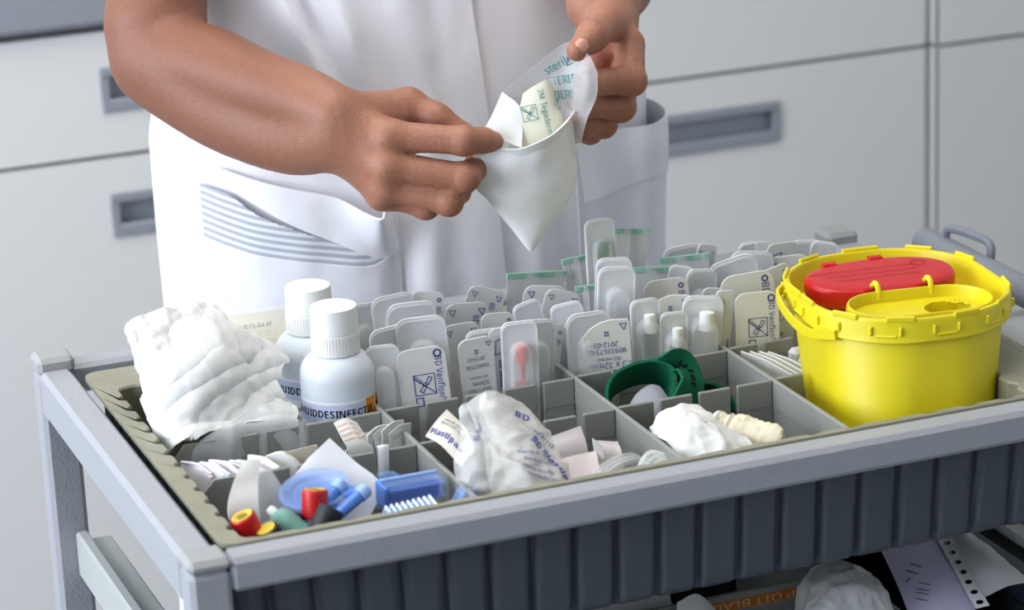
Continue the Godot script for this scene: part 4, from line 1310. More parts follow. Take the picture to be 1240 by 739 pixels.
		poly_line(ink, [Vector2(-w * 0.30, ln - 0.010), Vector2(-w * 0.06, ln - 0.008), Vector2(-w * 0.12, ln - 0.020), Vector2(-w * 0.34, ln - 0.021)], w * 0.025)
		lay(ink, words("REF 393322", w * 0.11, true), Vector2(-w * 0.2, ln - 0.036), -90)
		lay(ink, words("Venflon", w * 0.11, true), Vector2(w * 0.34, ln - 0.044), -90)
	elif kind == "plain":
		lay(ink, words("BD", w * 0.13), Vector2(w * 0.33, ln - 0.0145), -90)
		var cir := []
		for i in 12: cir.append(Vector2(w * 0.33, ln - 0.0065) + Vector2(cos(TAU * i / 12), sin(TAU * i / 12)) * w * 0.05)
		poly_line(ink, cir, w * 0.025)
	if ink.v.size():
		for i in ink.v.size(): ink.v[i].z = 0.0004
		obj("print", ink, M.blue_ink if kind != "date" else M.grey_ink, r)
	return r

func packs() -> void:
	pack("print", Vector3(0.6698, 0.8269, -1.9200), 0.0376, 0.1260, -3.4, -11.3, 4.0, 0.0009, "blister pack with blue print and boxed drawing nearest the disinfectant bottles")
	pack("clear", Vector3(0.6347, 0.8411, -1.9308), 0.0253, 0.1160, -3.1, -8.1, -0.0, 0.0152, "clear blister pack squeezed between the front bottle and the blue printed pack")
	pack("clear", Vector3(0.6784, 0.8421, -1.9500), 0.0389, 0.1260, -1.6, -14.7, 3.0, 0.0162, "clear blister pack lying right behind the blue printed pack by the bottles")
	pack("clear", Vector3(0.6599, 0.8461, -1.9640), 0.0326, 0.1160, 0.8, 2.4, 5.0, 0.0202, "small clear blister with a shiny dome beside the white bottle cap")
	pack("clear", Vector3(0.6763, 0.8567, -1.9995), 0.0352, 0.1160, -2.7, -0.7, 4.0, 0.0308, "clear blister pack tallest of those just right of the bottle caps")
	pack("clear", Vector3(0.6530, 0.8472, -2.0169), 0.0265, 0.1160, -2.3, -5.3, 2.0, 0.0213, "leftmost clear blister pack half hidden by the front bottle cap")
	pack("plain", Vector3(0.6838, 0.8549, -2.0025), 0.0258, 0.1160, -3.4, -12.5, -7.0, 0.0292, "white pack with a blue round mark behind the clear blisters by the bottles")
	pack("clear", Vector3(0.6816, 0.8447, -1.9875), 0.0384, 0.1260, 1.6, -11.7, 2.0, 0.0188, "broad clear blister below the round marked white pack")
	pack("tri", Vector3(0.7118, 0.8372, -1.9867), 0.0369, 0.1260, 0.8, 0.6, -5.0, 0.0112, "white pack with two blue triangles above the dated narrow pack")
	pack("tri", Vector3(0.7083, 0.8391, -1.9563), 0.0297, 0.1160, -2.8, 0.0, -0.0, 0.0131, "smaller pack with a blue triangle just left of the dated narrow pack")
	pack("tri", Vector3(0.7168, 0.8504, -2.0260), 0.0304, 0.1160, -0.2, -9.8, -19.0, 0.0259, "grey pack with triangles leaning right against the tunic side")
	pack("date", Vector3(0.7124, 0.8379, -1.9291), 0.0277, 0.1160, 1.1, -1.4, 3.0, 0.0119, "narrow white pack printed with upside-down dates above the slotted divider")
	pack("plain", Vector3(0.7313, 0.8413, -1.9607), 0.0275, 0.1160, -3.5, 1.6, -5.0, 0.0154, "white pack with rounded top behind the dated narrow pack")
	pack("clear", Vector3(0.7217, 0.8362, -1.9481), 0.0302, 0.1160, 0.0, -3.9, -0.0, 0.0102, "clear blister peeking out behind the dated narrow pack")
	pack("side", Vector3(0.7346, 0.8406, -1.9279), 0.0259, 0.1160, -2.9, -5.9, 1.0, 0.0146, "greyish pack with dark blue side lettering left of the pink hub")
	pack("clear", Vector3(0.7387, 0.8464, -1.9188), 0.0283, 0.1160, -3.5, -6.5, -1.0, 0.0205, "clear blister pack with a salmon pink cannula hub", Color(0.86, 0.36, 0.30))
	pack("clear", Vector3(0.7505, 0.8406, -1.9418), 0.0316, 0.1160, 1.2, 2.7, -6.0, 0.0147, "white edged clear blister directly right of the pink hub")
	pack("plain", Vector3(0.7571, 0.8326, -1.9496), 0.0211, 0.1160, -2.2, -5.0, -11.0, 0.0068, "white pack with blue round mark at the far right of the left group")
	pack("clear", Vector3(0.7862, 0.8478, -1.9677), 0.0235, 0.1160, -0.6, 2.2, 11.0, 0.0223, "crooked torn blister poking up behind the pink hub pack")
	pack("pouch", Vector3(0.7810, 0.8260, -2.0242), 0.0509, 0.1409, 1.1, 1.6, -6.0, 0.0000, "sealed pouch with green strip rising above the pink hub pack")
	pack("tri", Vector3(0.7731, 0.8386, -1.9937), 0.0361, 0.1260, -1.5, -5.8, -9.0, 0.0128, "pack with blue triangles in front of the green stripped pouch")
	pack("tri", Vector3(0.7702, 0.8491, -1.9846), 0.0297, 0.1160, -1.4, -4.0, -17.0, 0.0243, "tilted pack with one blue triangle right of the green stripped pouch")
	pack("clear", Vector3(0.8096, 0.8448, -1.9498), 0.0257, 0.1160, -2.2, -12.8, 9.0, 0.0191, "tilted clear blister with green hub left of the tall white blister", Color(0.05, 0.45, 0.30))
	pack("clear", Vector3(0.8023, 0.8296, -1.9318), 0.0367, 0.1260, -3.7, 0.3, -1.0, 0.0036, "white edged clear blister left of the arched pack with upside-down numbers")
	pack("arch", Vector3(0.8168, 0.8260, -1.9244), 0.0368, 0.1254, -0.2, -15.1, 2.0, 0.0000, "cream pack with arched top and upside-down numbers behind the tourniquet", Color(1.00, 0.93, 0.90))
	pack("clear", Vector3(0.8333, 0.8691, -1.9719), 0.0288, 0.1160, -0.8, -10.4, -4.0, 0.0433, "tall white blister pack standing in the middle of the right group")
	pack("clear", Vector3(0.8306, 0.8649, -1.9590), 0.0304, 0.1160, -1.9, -6.6, -4.0, 0.0390, "white blister with long bubble in front of the tall one")
	pack("clear", Vector3(0.8466, 0.8896, -2.0063), 0.0259, 0.1160, -2.8, 3.9, -0.0, 0.0637, "tallest blister pack of all, with a green cap, below the held pouch", Color(0.02, 0.42, 0.22))
	pack("pouch", Vector3(0.8581, 0.8260, -2.0208), 0.0312, 0.1643, -2.8, -7.7, -7.0, 0.0000, "sealed pouch with green strip beside the tallest blister pack")
	pack("pouch", Vector3(0.8464, 0.8260, -2.0213), 0.0276, 0.1464, -2.3, -3.3, 5.0, 0.0000, "sealed pouch with green strip left of the tallest blister pack")
	pack("pouch", Vector3(0.8260, 0.8260, -1.9848), 0.0198, 0.1354, 0.5, -8.9, 1.0, 0.0000, "small sealed pouch with a bright green strip left of the tall white blister")
	pack("pouch", Vector3(0.8752, 0.8260, -1.9985), 0.0428, 0.1373, -0.6, -9.6, -5.0, 0.0000, "wide sealed pouch with green strip right of the tall white blister")
	pack("tube", Vector3(0.8511, 0.8434, -1.9311), 0.0249, 0.1160, -3.4, 2.1, -0.0, 0.0175, "blister holding a white capped tube of teal liquid", Color(0.02, 0.42, 0.36))
	pack("arch", Vector3(0.8682, 0.8403, -1.9439), 0.0323, 0.1160, -2.6, -14.8, -4.0, 0.0144, "grey cream arched pack behind the clear tube blister", Color(1.00, 0.92, 0.88))
	pack("tube", Vector3(0.8660, 0.8316, -1.9295), 0.0231, 0.1160, -0.3, -0.7, -3.0, 0.0056, "blister holding a clear tube with a white cap beside the tourniquet", Color(0.75, 0.76, 0.74))
	pack("tube", Vector3(0.8898, 0.8392, -1.9340), 0.0326, 0.1160, -2.0, -11.3, -5.0, 0.0133, "white edged blister holding a clear tube next to the long divider", Color(0.72, 0.73, 0.70))
	pack("plain", Vector3(0.8901, 0.8449, -1.9682), 0.0354, 0.1160, -1.2, -12.4, 3.0, 0.0189, "cream pack behind the arched pack right of the teal tube", Color(1.00, 0.93, 0.90))
	pack("clear", Vector3(0.8839, 0.8511, -1.9911), 0.0197, 0.1160, 0.2, -15.1, -11.0, 0.0256, "white edged clear blister leaning right beyond the wide green stripped pouch")
	pack("clear", Vector3(0.9016, 0.8473, -1.9808), 0.0270, 0.1160, 1.7, 1.9, -9.0, 0.0216, "clear blister with rounded top between wide pouch and long divider")
	pack("clear", Vector3(0.9342, 0.8487, -2.0394), 0.0327, 0.1160, 1.8, -1.3, 3.0, 0.0227, "grey clear blister in the back row below the tunic pocket")
	pack("pouch", Vector3(0.9266, 0.8260, -2.0136), 0.0401, 0.1352, -2.3, -15.6, 2.0, 0.0000, "sealed pouch with dark green strip in the back row right of the tunic")
	pack("tri", Vector3(0.9168, 0.8542, -2.0235), 0.0176, 0.1160, 0.7, 3.3, -15.0, 0.0292, "small tilted pack with a blue line in the back row")
	pack("tri", Vector3(0.9048, 0.8367, -1.9637), 0.0227, 0.1160, 1.7, -7.8, -9.0, 0.0109, "narrow pack with blue triangle beside the long divider by the right group")
	pack("side", Vector3(0.9068, 0.8411, -1.9366), 0.0148, 0.1160, 0.9, -3.6, -6.0, 0.0152, "thin pack seen almost edge on against the long divider")
	pack("print", Vector3(0.9417, 0.8369, -1.9233), 0.0354, 0.1160, -2.9, -10.1, 0.0, 0.0109, "cream blister pack with blue print and boxed drawing left of the yellow container", Color(1.00, 0.93, 0.89))
	pack("plain", Vector3(0.9512, 0.8360, -1.9443), 0.0442, 0.1260, -3.2, -7.1, 3.0, 0.0100, "pack with round blue mark right behind the cream printed pack", Color(1.00, 0.93, 0.90))
	pack("clear", Vector3(0.9758, 0.8420, -1.9846), 0.0405, 0.1260, 1.8, -8.4, 13.0, 0.0165, "clear blister leaning left above the cream printed pack")
	pack("clear", Vector3(0.9594, 0.8373, -1.9960), 0.0367, 0.1260, -3.9, -9.4, -7.0, 0.0115, "white edged clear blister behind the leaning one by the container")
	pack("side", Vector3(0.9646, 0.8285, -1.9318), 0.0144, 0.1160, -3.0, -15.1, -3.0, 0.0025, "pack with black side lettering squeezed beside the yellow container")
	pack("clear", Vector3(0.9910, 0.8437, -2.0283), 0.0187, 0.1160, -1.8, -0.3, 2.0, 0.0177, "small grey blister at the back left of the right rear group")
	pack("plain", Vector3(0.9785, 0.8459, -2.0225), 0.0137, 0.1160, -3.4, -10.2, -9.0, 0.0202, "slim white pack in the back row near the corner post")
	pack("side", Vector3(1.0077, 0.8424, -2.0187), 0.0312, 0.1160, -1.5, 3.6, -3.0, 0.0164, "white pack with a row of black letters in the back row")
	pack("clear", Vector3(1.0302, 0.8377, -2.0289), 0.0276, 0.1160, -3.6, -11.8, -5.0, 0.0118, "clear blister in the back row nearest the corner post")
	pack("tri", Vector3(1.0090, 0.8291, -1.9900), 0.0363, 0.1260, -3.0, -14.9, 3.0, 0.0031, "white pack with blue triangles behind the yellow container rim")
	pack("tri", Vector3(1.0084, 0.8440, -1.9647), 0.0278, 0.1160, -3.1, -2.5, 15.0, 0.0187, "grey pack with triangles tilted beside the yellow container rim", Color(1.00, 0.92, 0.90))
	pack("clear", Vector3(1.0292, 0.8400, -2.0238), 0.0232, 0.1160, -1.1, -15.2, -11.0, 0.0143, "clear blister between the corner post and the yellow container")

# ---------------------------------------------------------------- larger things on the trolley
func wobj(called: String, b: Mb, m: Material, parent: Node3D) -> MeshInstance3D:    # a part given in scene coordinates
	var o := Vector3()
	var n: Node = parent
	while n is Node3D and n != self:
		o += n.position
		n = n.get_parent()
	for i in b.v.size(): b.v[i] -= o
	return obj(called, b, m, parent)

func bottle(x: float, z: float, label: String, turn: float) -> void:
	var t := thing("disinfectant_bottle", label, "bottle", T(Vector3(x, 0.8235, z), 0, turn, 0), "skin disinfectant bottles")
	obj("body", Mb.new().lathe([Vector2(0.0, 0.0), Vector2(0.0255, 0.0), Vector2(0.0278, 0.003), Vector2(0.0282, 0.008), Vector2(0.0282, 0.1135), Vector2(0.0278, 0.1185), Vector2(0.0264, 0.1230), Vector2(0.0240, 0.1265), Vector2(0.0212, 0.1290), Vector2(0.0190, 0.1305), Vector2(0.0165, 0.1315), Vector2(0.0165, 0.145)], 48), M.bottle, t)
	var cap := Mb.new().lathe([Vector2(0.0163, 0.1318), Vector2(0.0180, 0.1320), Vector2(0.0183, 0.133), Vector2(0.0180, 0.1475), Vector2(0.0176, 0.1478), Vector2(0.0176, 0.1483), Vector2(0.0179, 0.1486), Vector2(0.0175, 0.1655), Vector2(0.0172, 0.1672), Vector2(0.0160, 0.1678), Vector2(0.0, 0.1675)], 48)
	var cp := obj("cap", cap, M.cap_white, t)
	var rb := Mb.new()
	for i in 48:
		var a := TAU * i / 48.0
		rb.box(Vector3(0.0012, 0.0125, 0.0005), Transform3D(Basis(Vector3.UP, -a + PI / 2), Vector3(cos(a) * 0.0181, 0.1400, sin(a) * 0.0181)))
	obj("grip_ribs", rb, M.cap_white, cp)
	# the paper label and its print
	var r := 0.02845
	var lb := Mb.new()
	var band := func(a0: float, a1: float, y0: float, y1: float, rr: float) -> Mb:
		var g := []
		for k in 2:
			var row := []
			for i in 33:
				var a: float = lerpf(a0, a1, i / 32.0)
				row.append(Vector3(sin(a) * rr, y1 if k == 0 else y0, cos(a) * rr))
			g.append(row)
		return Mb.new().grid(g, 0.0001)
	var l := obj("label", band.call(-2.6, 1.35, 0.012, 0.1005, r), M.label_white, t)
	obj("label_band", band.call(-2.55, 0.60, 0.084, 0.0985, r + 0.00012), M.label_blue, l)
	obj("hazard_square", band.call(0.64, 1.04, 0.0835, 0.1000, r + 0.00012), M.orange, l)
	obj("hazard_square", band.call(1.09, 1.34, 0.0835, 0.1000, r + 0.00012), M.orange, l)
	var ink := Mb.new()
	lay(ink, words("2% HUIDDESINFECTIE", 0.0054, true), Vector2(-0.0135, 0.0912), 0)
	lay(ink, words("chloorhexidine 0,5%", 0.0042), Vector2(-0.012, 0.0775), 0)
	lay(ink, words("alcohol 70%", 0.0042), Vector2(-0.016, 0.0705), 0)
	lay(ink, words("250 ml", 0.0042), Vector2(0.012, 0.0715), 0)
	for k in 3: bar2(ink, Vector2(-0.035, 0.060 - k * 0.008), Vector2(0.01, 0.060 - k * 0.008), 0.0012)
	for q in [Vector2(0.0345, 0.0895)]:
		var fl := PackedVector2Array([Vector2(-0.0018, -0.004), Vector2(0.0018, -0.004), Vector2(0.0026, -0.001), Vector2(0.0012, 0.0015), Vector2(0.0006, 0.005), Vector2(-0.0012, 0.002), Vector2(-0.0026, -0.0005)])
		var ids := Geometry2D.triangulate_polygon(fl)
		for i in range(0, ids.size(), 3): ink.tri(Vector3(q.x + fl[ids[i]].x, q.y + fl[ids[i]].y + 0.003, 0), Vector3(q.x + fl[ids[i + 1]].x, q.y + fl[ids[i + 1]].y + 0.003, 0), Vector3(q.x + fl[ids[i + 2]].x, q.y + fl[ids[i + 2]].y + 0.003, 0))
		bar2(ink, q + Vector2(-0.003, -0.0035), q + Vector2(0.003, -0.0035), 0.001)
		bar2(ink, q + Vector2(-0.003, -0.0095), q + Vector2(0.003, -0.0085), 0.0012)
		bar2(ink, q + Vector2(-0.002, -0.0115), q + Vector2(0.003, -0.0105), 0.0012)
	obj("print", wrap_round(ink, r + 0.0003), M.black_ink, l)

func bin_outline(hx: float, hz: float, r: float, n := 10) -> PackedVector2Array:
	return round_rect(hx * 2, hz * 2, r, n)

func sharps_bin() -> void:
	var t := thing("sharps_container", "bright yellow sharps container with a red lid lying in its top", "container", T(Vector3(0.982, 0.8235, -1.795)))
	var o := Vector3(-0.982, -0.8235, 1.795)
	var ringat := func(y: float, f: float, grow: float) -> PackedVector3Array:
		var hx: float = lerpf(0.0525, 0.0735, f) + grow
		var hz: float = lerpf(0.064, 0.0845, f) + grow
		var c := Vector3(lerpf(0.991, 1.0166, f), y, lerpf(-1.786, -1.8395, f)) + o
		return ring(bin_outline(hx, hz, lerpf(0.030, 0.064, f) + grow), 0.0, T(c, 0, -7, 0))
	var rs := []
	for l in [[0.8235, 0.0, -0.006], [0.8255, 0.02, -0.002], [0.830, 0.05, 0.0], [0.960, 0.94, 0.0]]:
		rs.append(ringat.call(l[0], l[1], l[2]))
	obj("body", Mb.new().loft(rs, true, false), M.yellow, t)
	# the rim of the cover, a skirt, then down to the sunk top
	var cr := []
	for l in [[0.9575, 0.94, 0.001], [0.9568, 0.95, 0.0055], [0.9578, 0.96, 0.0062], [0.962, 1.0, 0.0060], [0.9715, 1.0, 0.0055], [0.9740, 1.0, 0.0040], [0.9740, 1.0, 0.0012], [0.972, 1.0, 0.0], [0.9545, 1.0, -0.004], [0.953, 1.0, -0.007]]:
		cr.append(ringat.call(l[0], l[1], l[2]))
	var cover := obj("cover", Mb.new().loft(cr, false, true), M.yellow, t)
	# clips standing round the rim
	var on: PackedVector3Array = ringat.call(0.9735, 1.0, 0.0046)
	var n := on.size()
	for k in range(0, n, 4):
		var a: Vector3 = on[k]
		var b: Vector3 = on[(k + 2) % n]
		var d := (b - a).normalized()
		var fs := [[0.5, a.distance_to(b) * 1.02]]
		if a.distance_to(b) > 0.05: fs = [[0.30, 0.026], [0.72, 0.026]]
		for f in fs:
			obj("rim_clip", Mb.new().box(Vector3(f[1], 0.005, 0.003), Transform3D(Basis(d, Vector3.UP, d.cross(Vector3.UP)), a.lerp(b, f[0]) + Vector3(0, 0.0007, 0)), 0.001), M.yellow, cover)
	# small catches low on the skirt
	var sk: PackedVector3Array = ringat.call(0.9625, 1.0, 0.0064)
	var peri := []
	for i in n:
		var a: Vector3 = sk[i]
		var b: Vector3 = sk[(i + 1) % n]
		var steps := maxi(1, int(a.distance_to(b) / 0.003))
		for s in steps: peri.append(a.lerp(b, float(s) / steps))
	var gap := peri.size() / 12
	for k in 12:
		var a: Vector3 = peri[(k * gap + 3) % peri.size()]
		var b: Vector3 = peri[(k * gap + 9) % peri.size()]
		var d := (b - a).normalized()
		var bs := Basis(d, Vector3.UP, d.cross(Vector3.UP))
		var kb := Mb.new()
		kb.box(Vector3(0.0022, 0.007, 0.003), Transform3D(bs, a + Vector3(0, 0.003, 0)), 0.0008)
		kb.box(Vector3(0.0022, 0.007, 0.003), Transform3D(bs, b + Vector3(0, 0.003, 0)), 0.0008)
		kb.box(Vector3(0.016, 0.002, 0.003), Transform3D(bs, (a + b) / 2 - Vector3(0, 0.001, 0)), 0.0008)
		obj("catch", kb, M.yellow, cover)
	# the fill collar with its hole
	var cc := Vector3(1.0150, 0.9535, -1.7995) + o
	var xf := T(cc, 0, -9, 0)
	var wall := []
	for l in [[0.0, 0.002], [0.0165, 0.0], [0.018, -0.0008], [0.018, -0.0018], [0.0165, -0.0026], [0.0, -0.004]]:
		wall.append(ring(round_rect(0.112 + l[1] * 2, 0.064 + l[1] * 2, 0.0318 + l[1], 10), l[0], xf))
	obj("collar", Mb.new().loft(wall, false, false), M.yellow, cover)
	var plate_ := CSGCombiner3D.new()
	var fl := Mb.new()
	# plate round an oval hole, hole offset to the right
	var ro := round_rect(0.106, 0.058, 0.0288, 10)
	var hole := []
	for p in ro:
		var a := atan2(p.y / 0.029, (p.x - 0.0) / 0.053)
		hole.append(Vector2(0.026 + cos(a) * 0.0215, sin(a) * 0.0175 - 0.001))
	for i in ro.size():
		var k := (i + 1) % ro.size()
		var y := 0.0095
		fl.quad(xf * Vector3(ro[i].x, y, ro[i].y), xf * Vector3(ro[k].x, y, ro[k].y), xf * Vector3(hole[k].x, y, hole[k].y), xf * Vector3(hole[i].x, y, hole[i].y))
		fl.quad(xf * Vector3(hole[i].x, y, hole[i].y), xf * Vector3(hole[k].x, y, hole[k].y), xf * Vector3(hole[k].x, y - 0.0085, hole[k].y), xf * Vector3(hole[i].x, y - 0.0085, hole[i].y))
	plate_.free()
	obj("collar_floor", fl, M.yellow, cover)
	var tt := Mb.new()      # teeth that strip needles, round the right half of the hole
	for i in 16:
		var a := -1.45 + 2.9 * i / 15.0
		var p := Vector2(0.026 + cos(a) * 0.0215, sin(a) * 0.0175 - 0.001)
		var d := (p - Vector2(0.026, -0.001)).normalized()
		var ln := 0.0055 + 0.0035 * absf(sin(i * 2.3))
		tt.box(Vector3(ln, 0.0012, 0.0028), Transform3D(Basis(Vector3(d.x, 0, d.y), Vector3.UP, Vector3(-d.y, 0, d.x)), Vector3(p.x - d.x * ln * 0.4, 0.0094, p.y - d.y * ln * 0.4)), 0.0003)
	obj("teeth", Mb.new().add(tt, xf), M.yellow, cover)
	obj("seam_line", Mb.new().box(Vector3(0.0008, 0.0005, 0.056), xf * T(Vector3(-0.014, 0.0096, 0))), M.yellow, cover)
	# the red lid lying behind the collar, held by two yellow hooks
	var lx := T(Vector3(1.0170, 0.9640, -1.8660) + o, 5, -7, 0)
	var lid := []
	var oval := func(a: float, b: float) -> PackedVector2Array:
		var p := PackedVector2Array()
		for i in 56:
			var u := TAU * i / 56.0
			p.append(Vector2(signf(cos(u)) * pow(absf(cos(u)), 0.86) * a, signf(sin(u)) * pow(absf(sin(u)), 0.86) * b))
		return p
	for l in [[-0.0045, 0.0585, 0.0315], [0.0005, 0.0590, 0.0320], [0.0007, 0.0598, 0.0328], [0.0075, 0.0596, 0.0326], [0.0096, 0.0584, 0.0316], [0.0104, 0.0560, 0.0292], [0.0108, 0.050, 0.025]]:
		lid.append(ring(oval.call(l[1], l[2]), l[0], lx))
	var ld := obj("lid", Mb.new().loft(lid), M.red, t)
	for x in [-0.031, 0.008]: obj("lid_tab", Mb.new().box(Vector3(0.012, 0.003, 0.006), lx * T(Vector3(x, 0.0103, -0.029 - 0.002 * (1.0 if x > -0.02 else -0.4))), 0.001), M.red, ld)
	var tx := Mb.new()
	for k in 3: tx.add(words(["NIET OVERVULLEN  RISICO OP PRIKKEN", "MAXIMAAL TOT DE LIJN VULLEN", "GOED SLUITEN  NIET OPENEN"][k], 0.0036), lx * Transform3D(Basis(Vector3.RIGHT, -PI / 2), Vector3(-0.010 + k * 0.004, 0.01095, -0.010 + k * 0.0085)))
	var cp := []
	for i in 14: cp.append(Vector2(cos(TAU * i / 14), sin(TAU * i / 14)) * 0.0055)
	var cb := Mb.new()
	poly_line(cb, cp, 0.0012)
	tx.add(cb, lx * Transform3D(Basis(Vector3.RIGHT, -PI / 2), Vector3(0.035, 0.01095, -0.011)))
	obj("raised_lettering", tx, mt(rgb(164, 18, 22), 0.4), ld)
	for x in [-0.022, 0.020]:
		obj("hook", Mb.new().tube(smooth_curve([xf * Vector3(x, 0.012, -0.0305), xf * Vector3(x, 0.0205, -0.0315), xf * Vector3(x - 0.001, 0.0235, -0.035), xf * Vector3(x - 0.002, 0.0205, -0.0385)], 9), 0.0022, 8), M.yellow, cover)
		obj("hinge", Mb.new().at(Vector3(0.008, 0.004, 0.004), xf * Vector3(x - 0.007, 0.0185, -0.0350), 0.001), M.red, ld)
	# carrying handle folded against the left side
	obj("carry_handle", Mb.new().strip(smooth_curve([Vector3(0.9430, 0.968, -1.885) + o, Vector3(0.9340, 0.966, -1.875) + o, Vector3(0.9305, 0.958, -1.850) + o, Vector3(0.9310, 0.954, -1.820) + o, Vector3(0.9390, 0.959, -1.790) + o], 20), [Vector3.UP], 0.007, 0.0022), M.yellow, t)

func tissues() -> void:
	var net := [[Vector3(0.4773, 0.9371, -2.030), Vector3(0.5048, 0.9460, -2.035), Vector3(0.5338, 0.9428, -2.030), Vector3(0.5603, 0.9278, -2.026), Vector3(0.5713, 0.9158, -2.015)],
		[Vector3(0.4618, 0.9704, -2.000), Vector3(0.4965, 0.9736, -2.010), Vector3(0.5264, 0.9694, -1.990), Vector3(0.5511, 0.9564, -1.985), Vector3(0.5717, 0.9376, -1.985)],
		[Vector3(0.4643, 0.9564, -1.985), Vector3(0.4864, 0.9621, -1.965), Vector3(0.5106, 0.9611, -1.955), Vector3(0.5362, 0.9471, -1.955), Vector3(0.5557, 0.9302, -1.960)],
		[Vector3(0.4614, 0.9389, -1.970), Vector3(0.4744, 0.9411, -1.950), Vector3(0.4996, 0.9387, -1.940), Vector3(0.5320, 0.9302, -1.945), Vector3(0.5639, 0.9163, -1.950)],
		[Vector3(0.4649, 0.9237, -1.955), Vector3(0.4717, 0.9194, -1.935), Vector3(0.4953, 0.9201, -1.930), Vector3(0.5266, 0.9179, -1.930), Vector3(0.5646, 0.9074, -1.935)],
		[Vector3(0.4678, 0.9037, -1.930), Vector3(0.4760, 0.9088, -1.922), Vector3(0.4912, 0.9145, -1.919), Vector3(0.5224, 0.9128, -1.919), Vector3(0.5600, 0.9080, -1.920)]]
	var t := thing("crumpled_cloth", "large crumpled white cellulose cloth filling the rear left compartment", "cloth", T(Vector3(0.52, 0.86, -1.97)))
	var cg := patch(net, 100, 100)
	for i in 100:
		for j in 100:
			var u := j / 99.0
			var v := i / 99.0
			var f := 0.0030 * sin(u * 9.0 + v * 7.0 + 1.5 * sin(v * 5.0)) + 0.0035 * absf(sin(u * 5.0 - v * 7.0 + sin(u * 6.0))) + 0.0016 * absf(sin(u * 13.0 + v * 6.0 + 2.5 * sin(v * 9.0 + u * 3.0)))
			cg[i][j] += Vector3(-0.2, 0.45, 0.85) * f
	wobj("cloth_sheet", Mb.new().grid(crumple(crumple(cg, 0.006, 16.0, 5), 0.0032, 46.0, 8), 0.0007), M.tissue, t)
	var ruff := [[Vector3(0.4590, 0.9700, -2.004), Vector3(0.4690, 0.9765, -2.010), Vector3(0.4850, 0.9800, -2.012), Vector3(0.4985, 0.9790, -2.012)],
		[Vector3(0.4640, 0.9620, -1.990), Vector3(0.4740, 0.9670, -1.982), Vector3(0.4880, 0.9660, -1.985), Vector3(0.5020, 0.9700, -1.995)],
		[Vector3(0.4680, 0.9500, -1.980), Vector3(0.4770, 0.9560, -1.966), Vector3(0.4900, 0.9580, -1.965), Vector3(0.5060, 0.9620, -1.970)]]
	wobj("ruffled_fold", Mb.new().grid(crumple(crumple(patch(ruff, 60, 40), 0.009, 26.0, 15), 0.003, 80.0, 3), 0.0007), M.tissue, t)
	var back := [[Vector3(0.492, 0.9770, -2.012), Vector3(0.508, 0.9810, -2.018), Vector3(0.530, 0.9750, -2.012)], [Vector3(0.494, 0.9690, -1.998), Vector3(0.512, 0.9690, -1.995), Vector3(0.536, 0.9650, -1.992)], [Vector3(0.497, 0.9600, -1.990), Vector3(0.516, 0.9610, -1.984), Vector3(0.540, 0.9540, -1.980)]]
	wobj("ruffled_fold", Mb.new().grid(crumple(crumple(patch(back, 50, 34), 0.008, 26.0, 25), 0.003, 80.0, 4), 0.0007), M.tissue, t)
	var f := thing("plastic_wrapper", "grey translucent plastic wrapper below the crumpled white cloth", "wrapper", T(Vector3(0.53, 0.88, -1.93)))
	var fn := [[Vector3(0.5415, 0.9286, -1.933), Vector3(0.5506, 0.9248, -1.934), Vector3(0.5585, 0.9199, -1.932)], [Vector3(0.5152, 0.9224, -1.922), Vector3(0.5422, 0.9201, -1.922), Vector3(0.5590, 0.9161, -1.922)], [Vector3(0.4793, 0.9091, -1.916), Vector3(0.5241, 0.9139, -1.9155), Vector3(0.5600, 0.9107, -1.9158)], [Vector3(0.4793, 0.8751, -1.916), Vector3(0.5241, 0.8819, -1.9155), Vector3(0.5600, 0.8787, -1.9158)]]
	wobj("film_sheet", Mb.new().grid(crumple(patch(fn, 40, 30), 0.006, 20.0, 33), 0.0004), M.film_grey, f)
	var p := thing("flat_pouch", "large flat cream pouch with a dotted date standing behind the cloth", "pouch", T(Vector3(0.55, 0.86, -2.045)))
	var pn := [[Vector3(0.5041, 0.9624, -2.065), Vector3(0.556, 0.9612, -2.0615), Vector3(0.6036, 0.9601, -2.060), Vector3(0.640, 0.9592, -2.060)], [Vector3(0.501, 0.9345, -2.042), Vector3(0.5506, 0.9335, -2.041), Vector3(0.6006, 0.931, -2.041), Vector3(0.630, 0.928, -2.042)], [Vector3(0.494, 0.880, -2.034), Vector3(0.548, 0.875, -2.035), Vector3(0.598, 0.872, -2.036), Vector3(0.622, 0.872, -2.036)]]
	wobj("outer_film", Mb.new().grid(crumple(patch(pn, 30, 20), 0.002, 9.0, 3, false), 0.0004), M.film, p)
	var inn := [[Vector3(0.5066, 0.9587, -2.064), Vector3(0.556, 0.9580, -2.0605), Vector3(0.6026, 0.9561, -2.059), Vector3(0.636, 0.9552, -2.059)], [Vector3(0.504, 0.9345, -2.0435), Vector3(0.5506, 0.9335, -2.0425), Vector3(0.6006, 0.931, -2.0425), Vector3(0.628, 0.928, -2.0435)], [Vector3(0.497, 0.880, -2.0355), Vector3(0.548, 0.875, -2.0365), Vector3(0.598, 0.872, -2.0375), Vector3(0.620, 0.872, -2.0375)]]
	wobj("cream_sheet", Mb.new().grid(patch(inn, 20, 14), 0.0012), M.paper_cream, p)
	var dn := Mb.new().add(words("2013-04 AF", 0.0035), T(Vector3(0.5715, 0.9505, -2.0465), -35, -2, 0))
	wobj("date_print", dn, M.grey_ink, p)

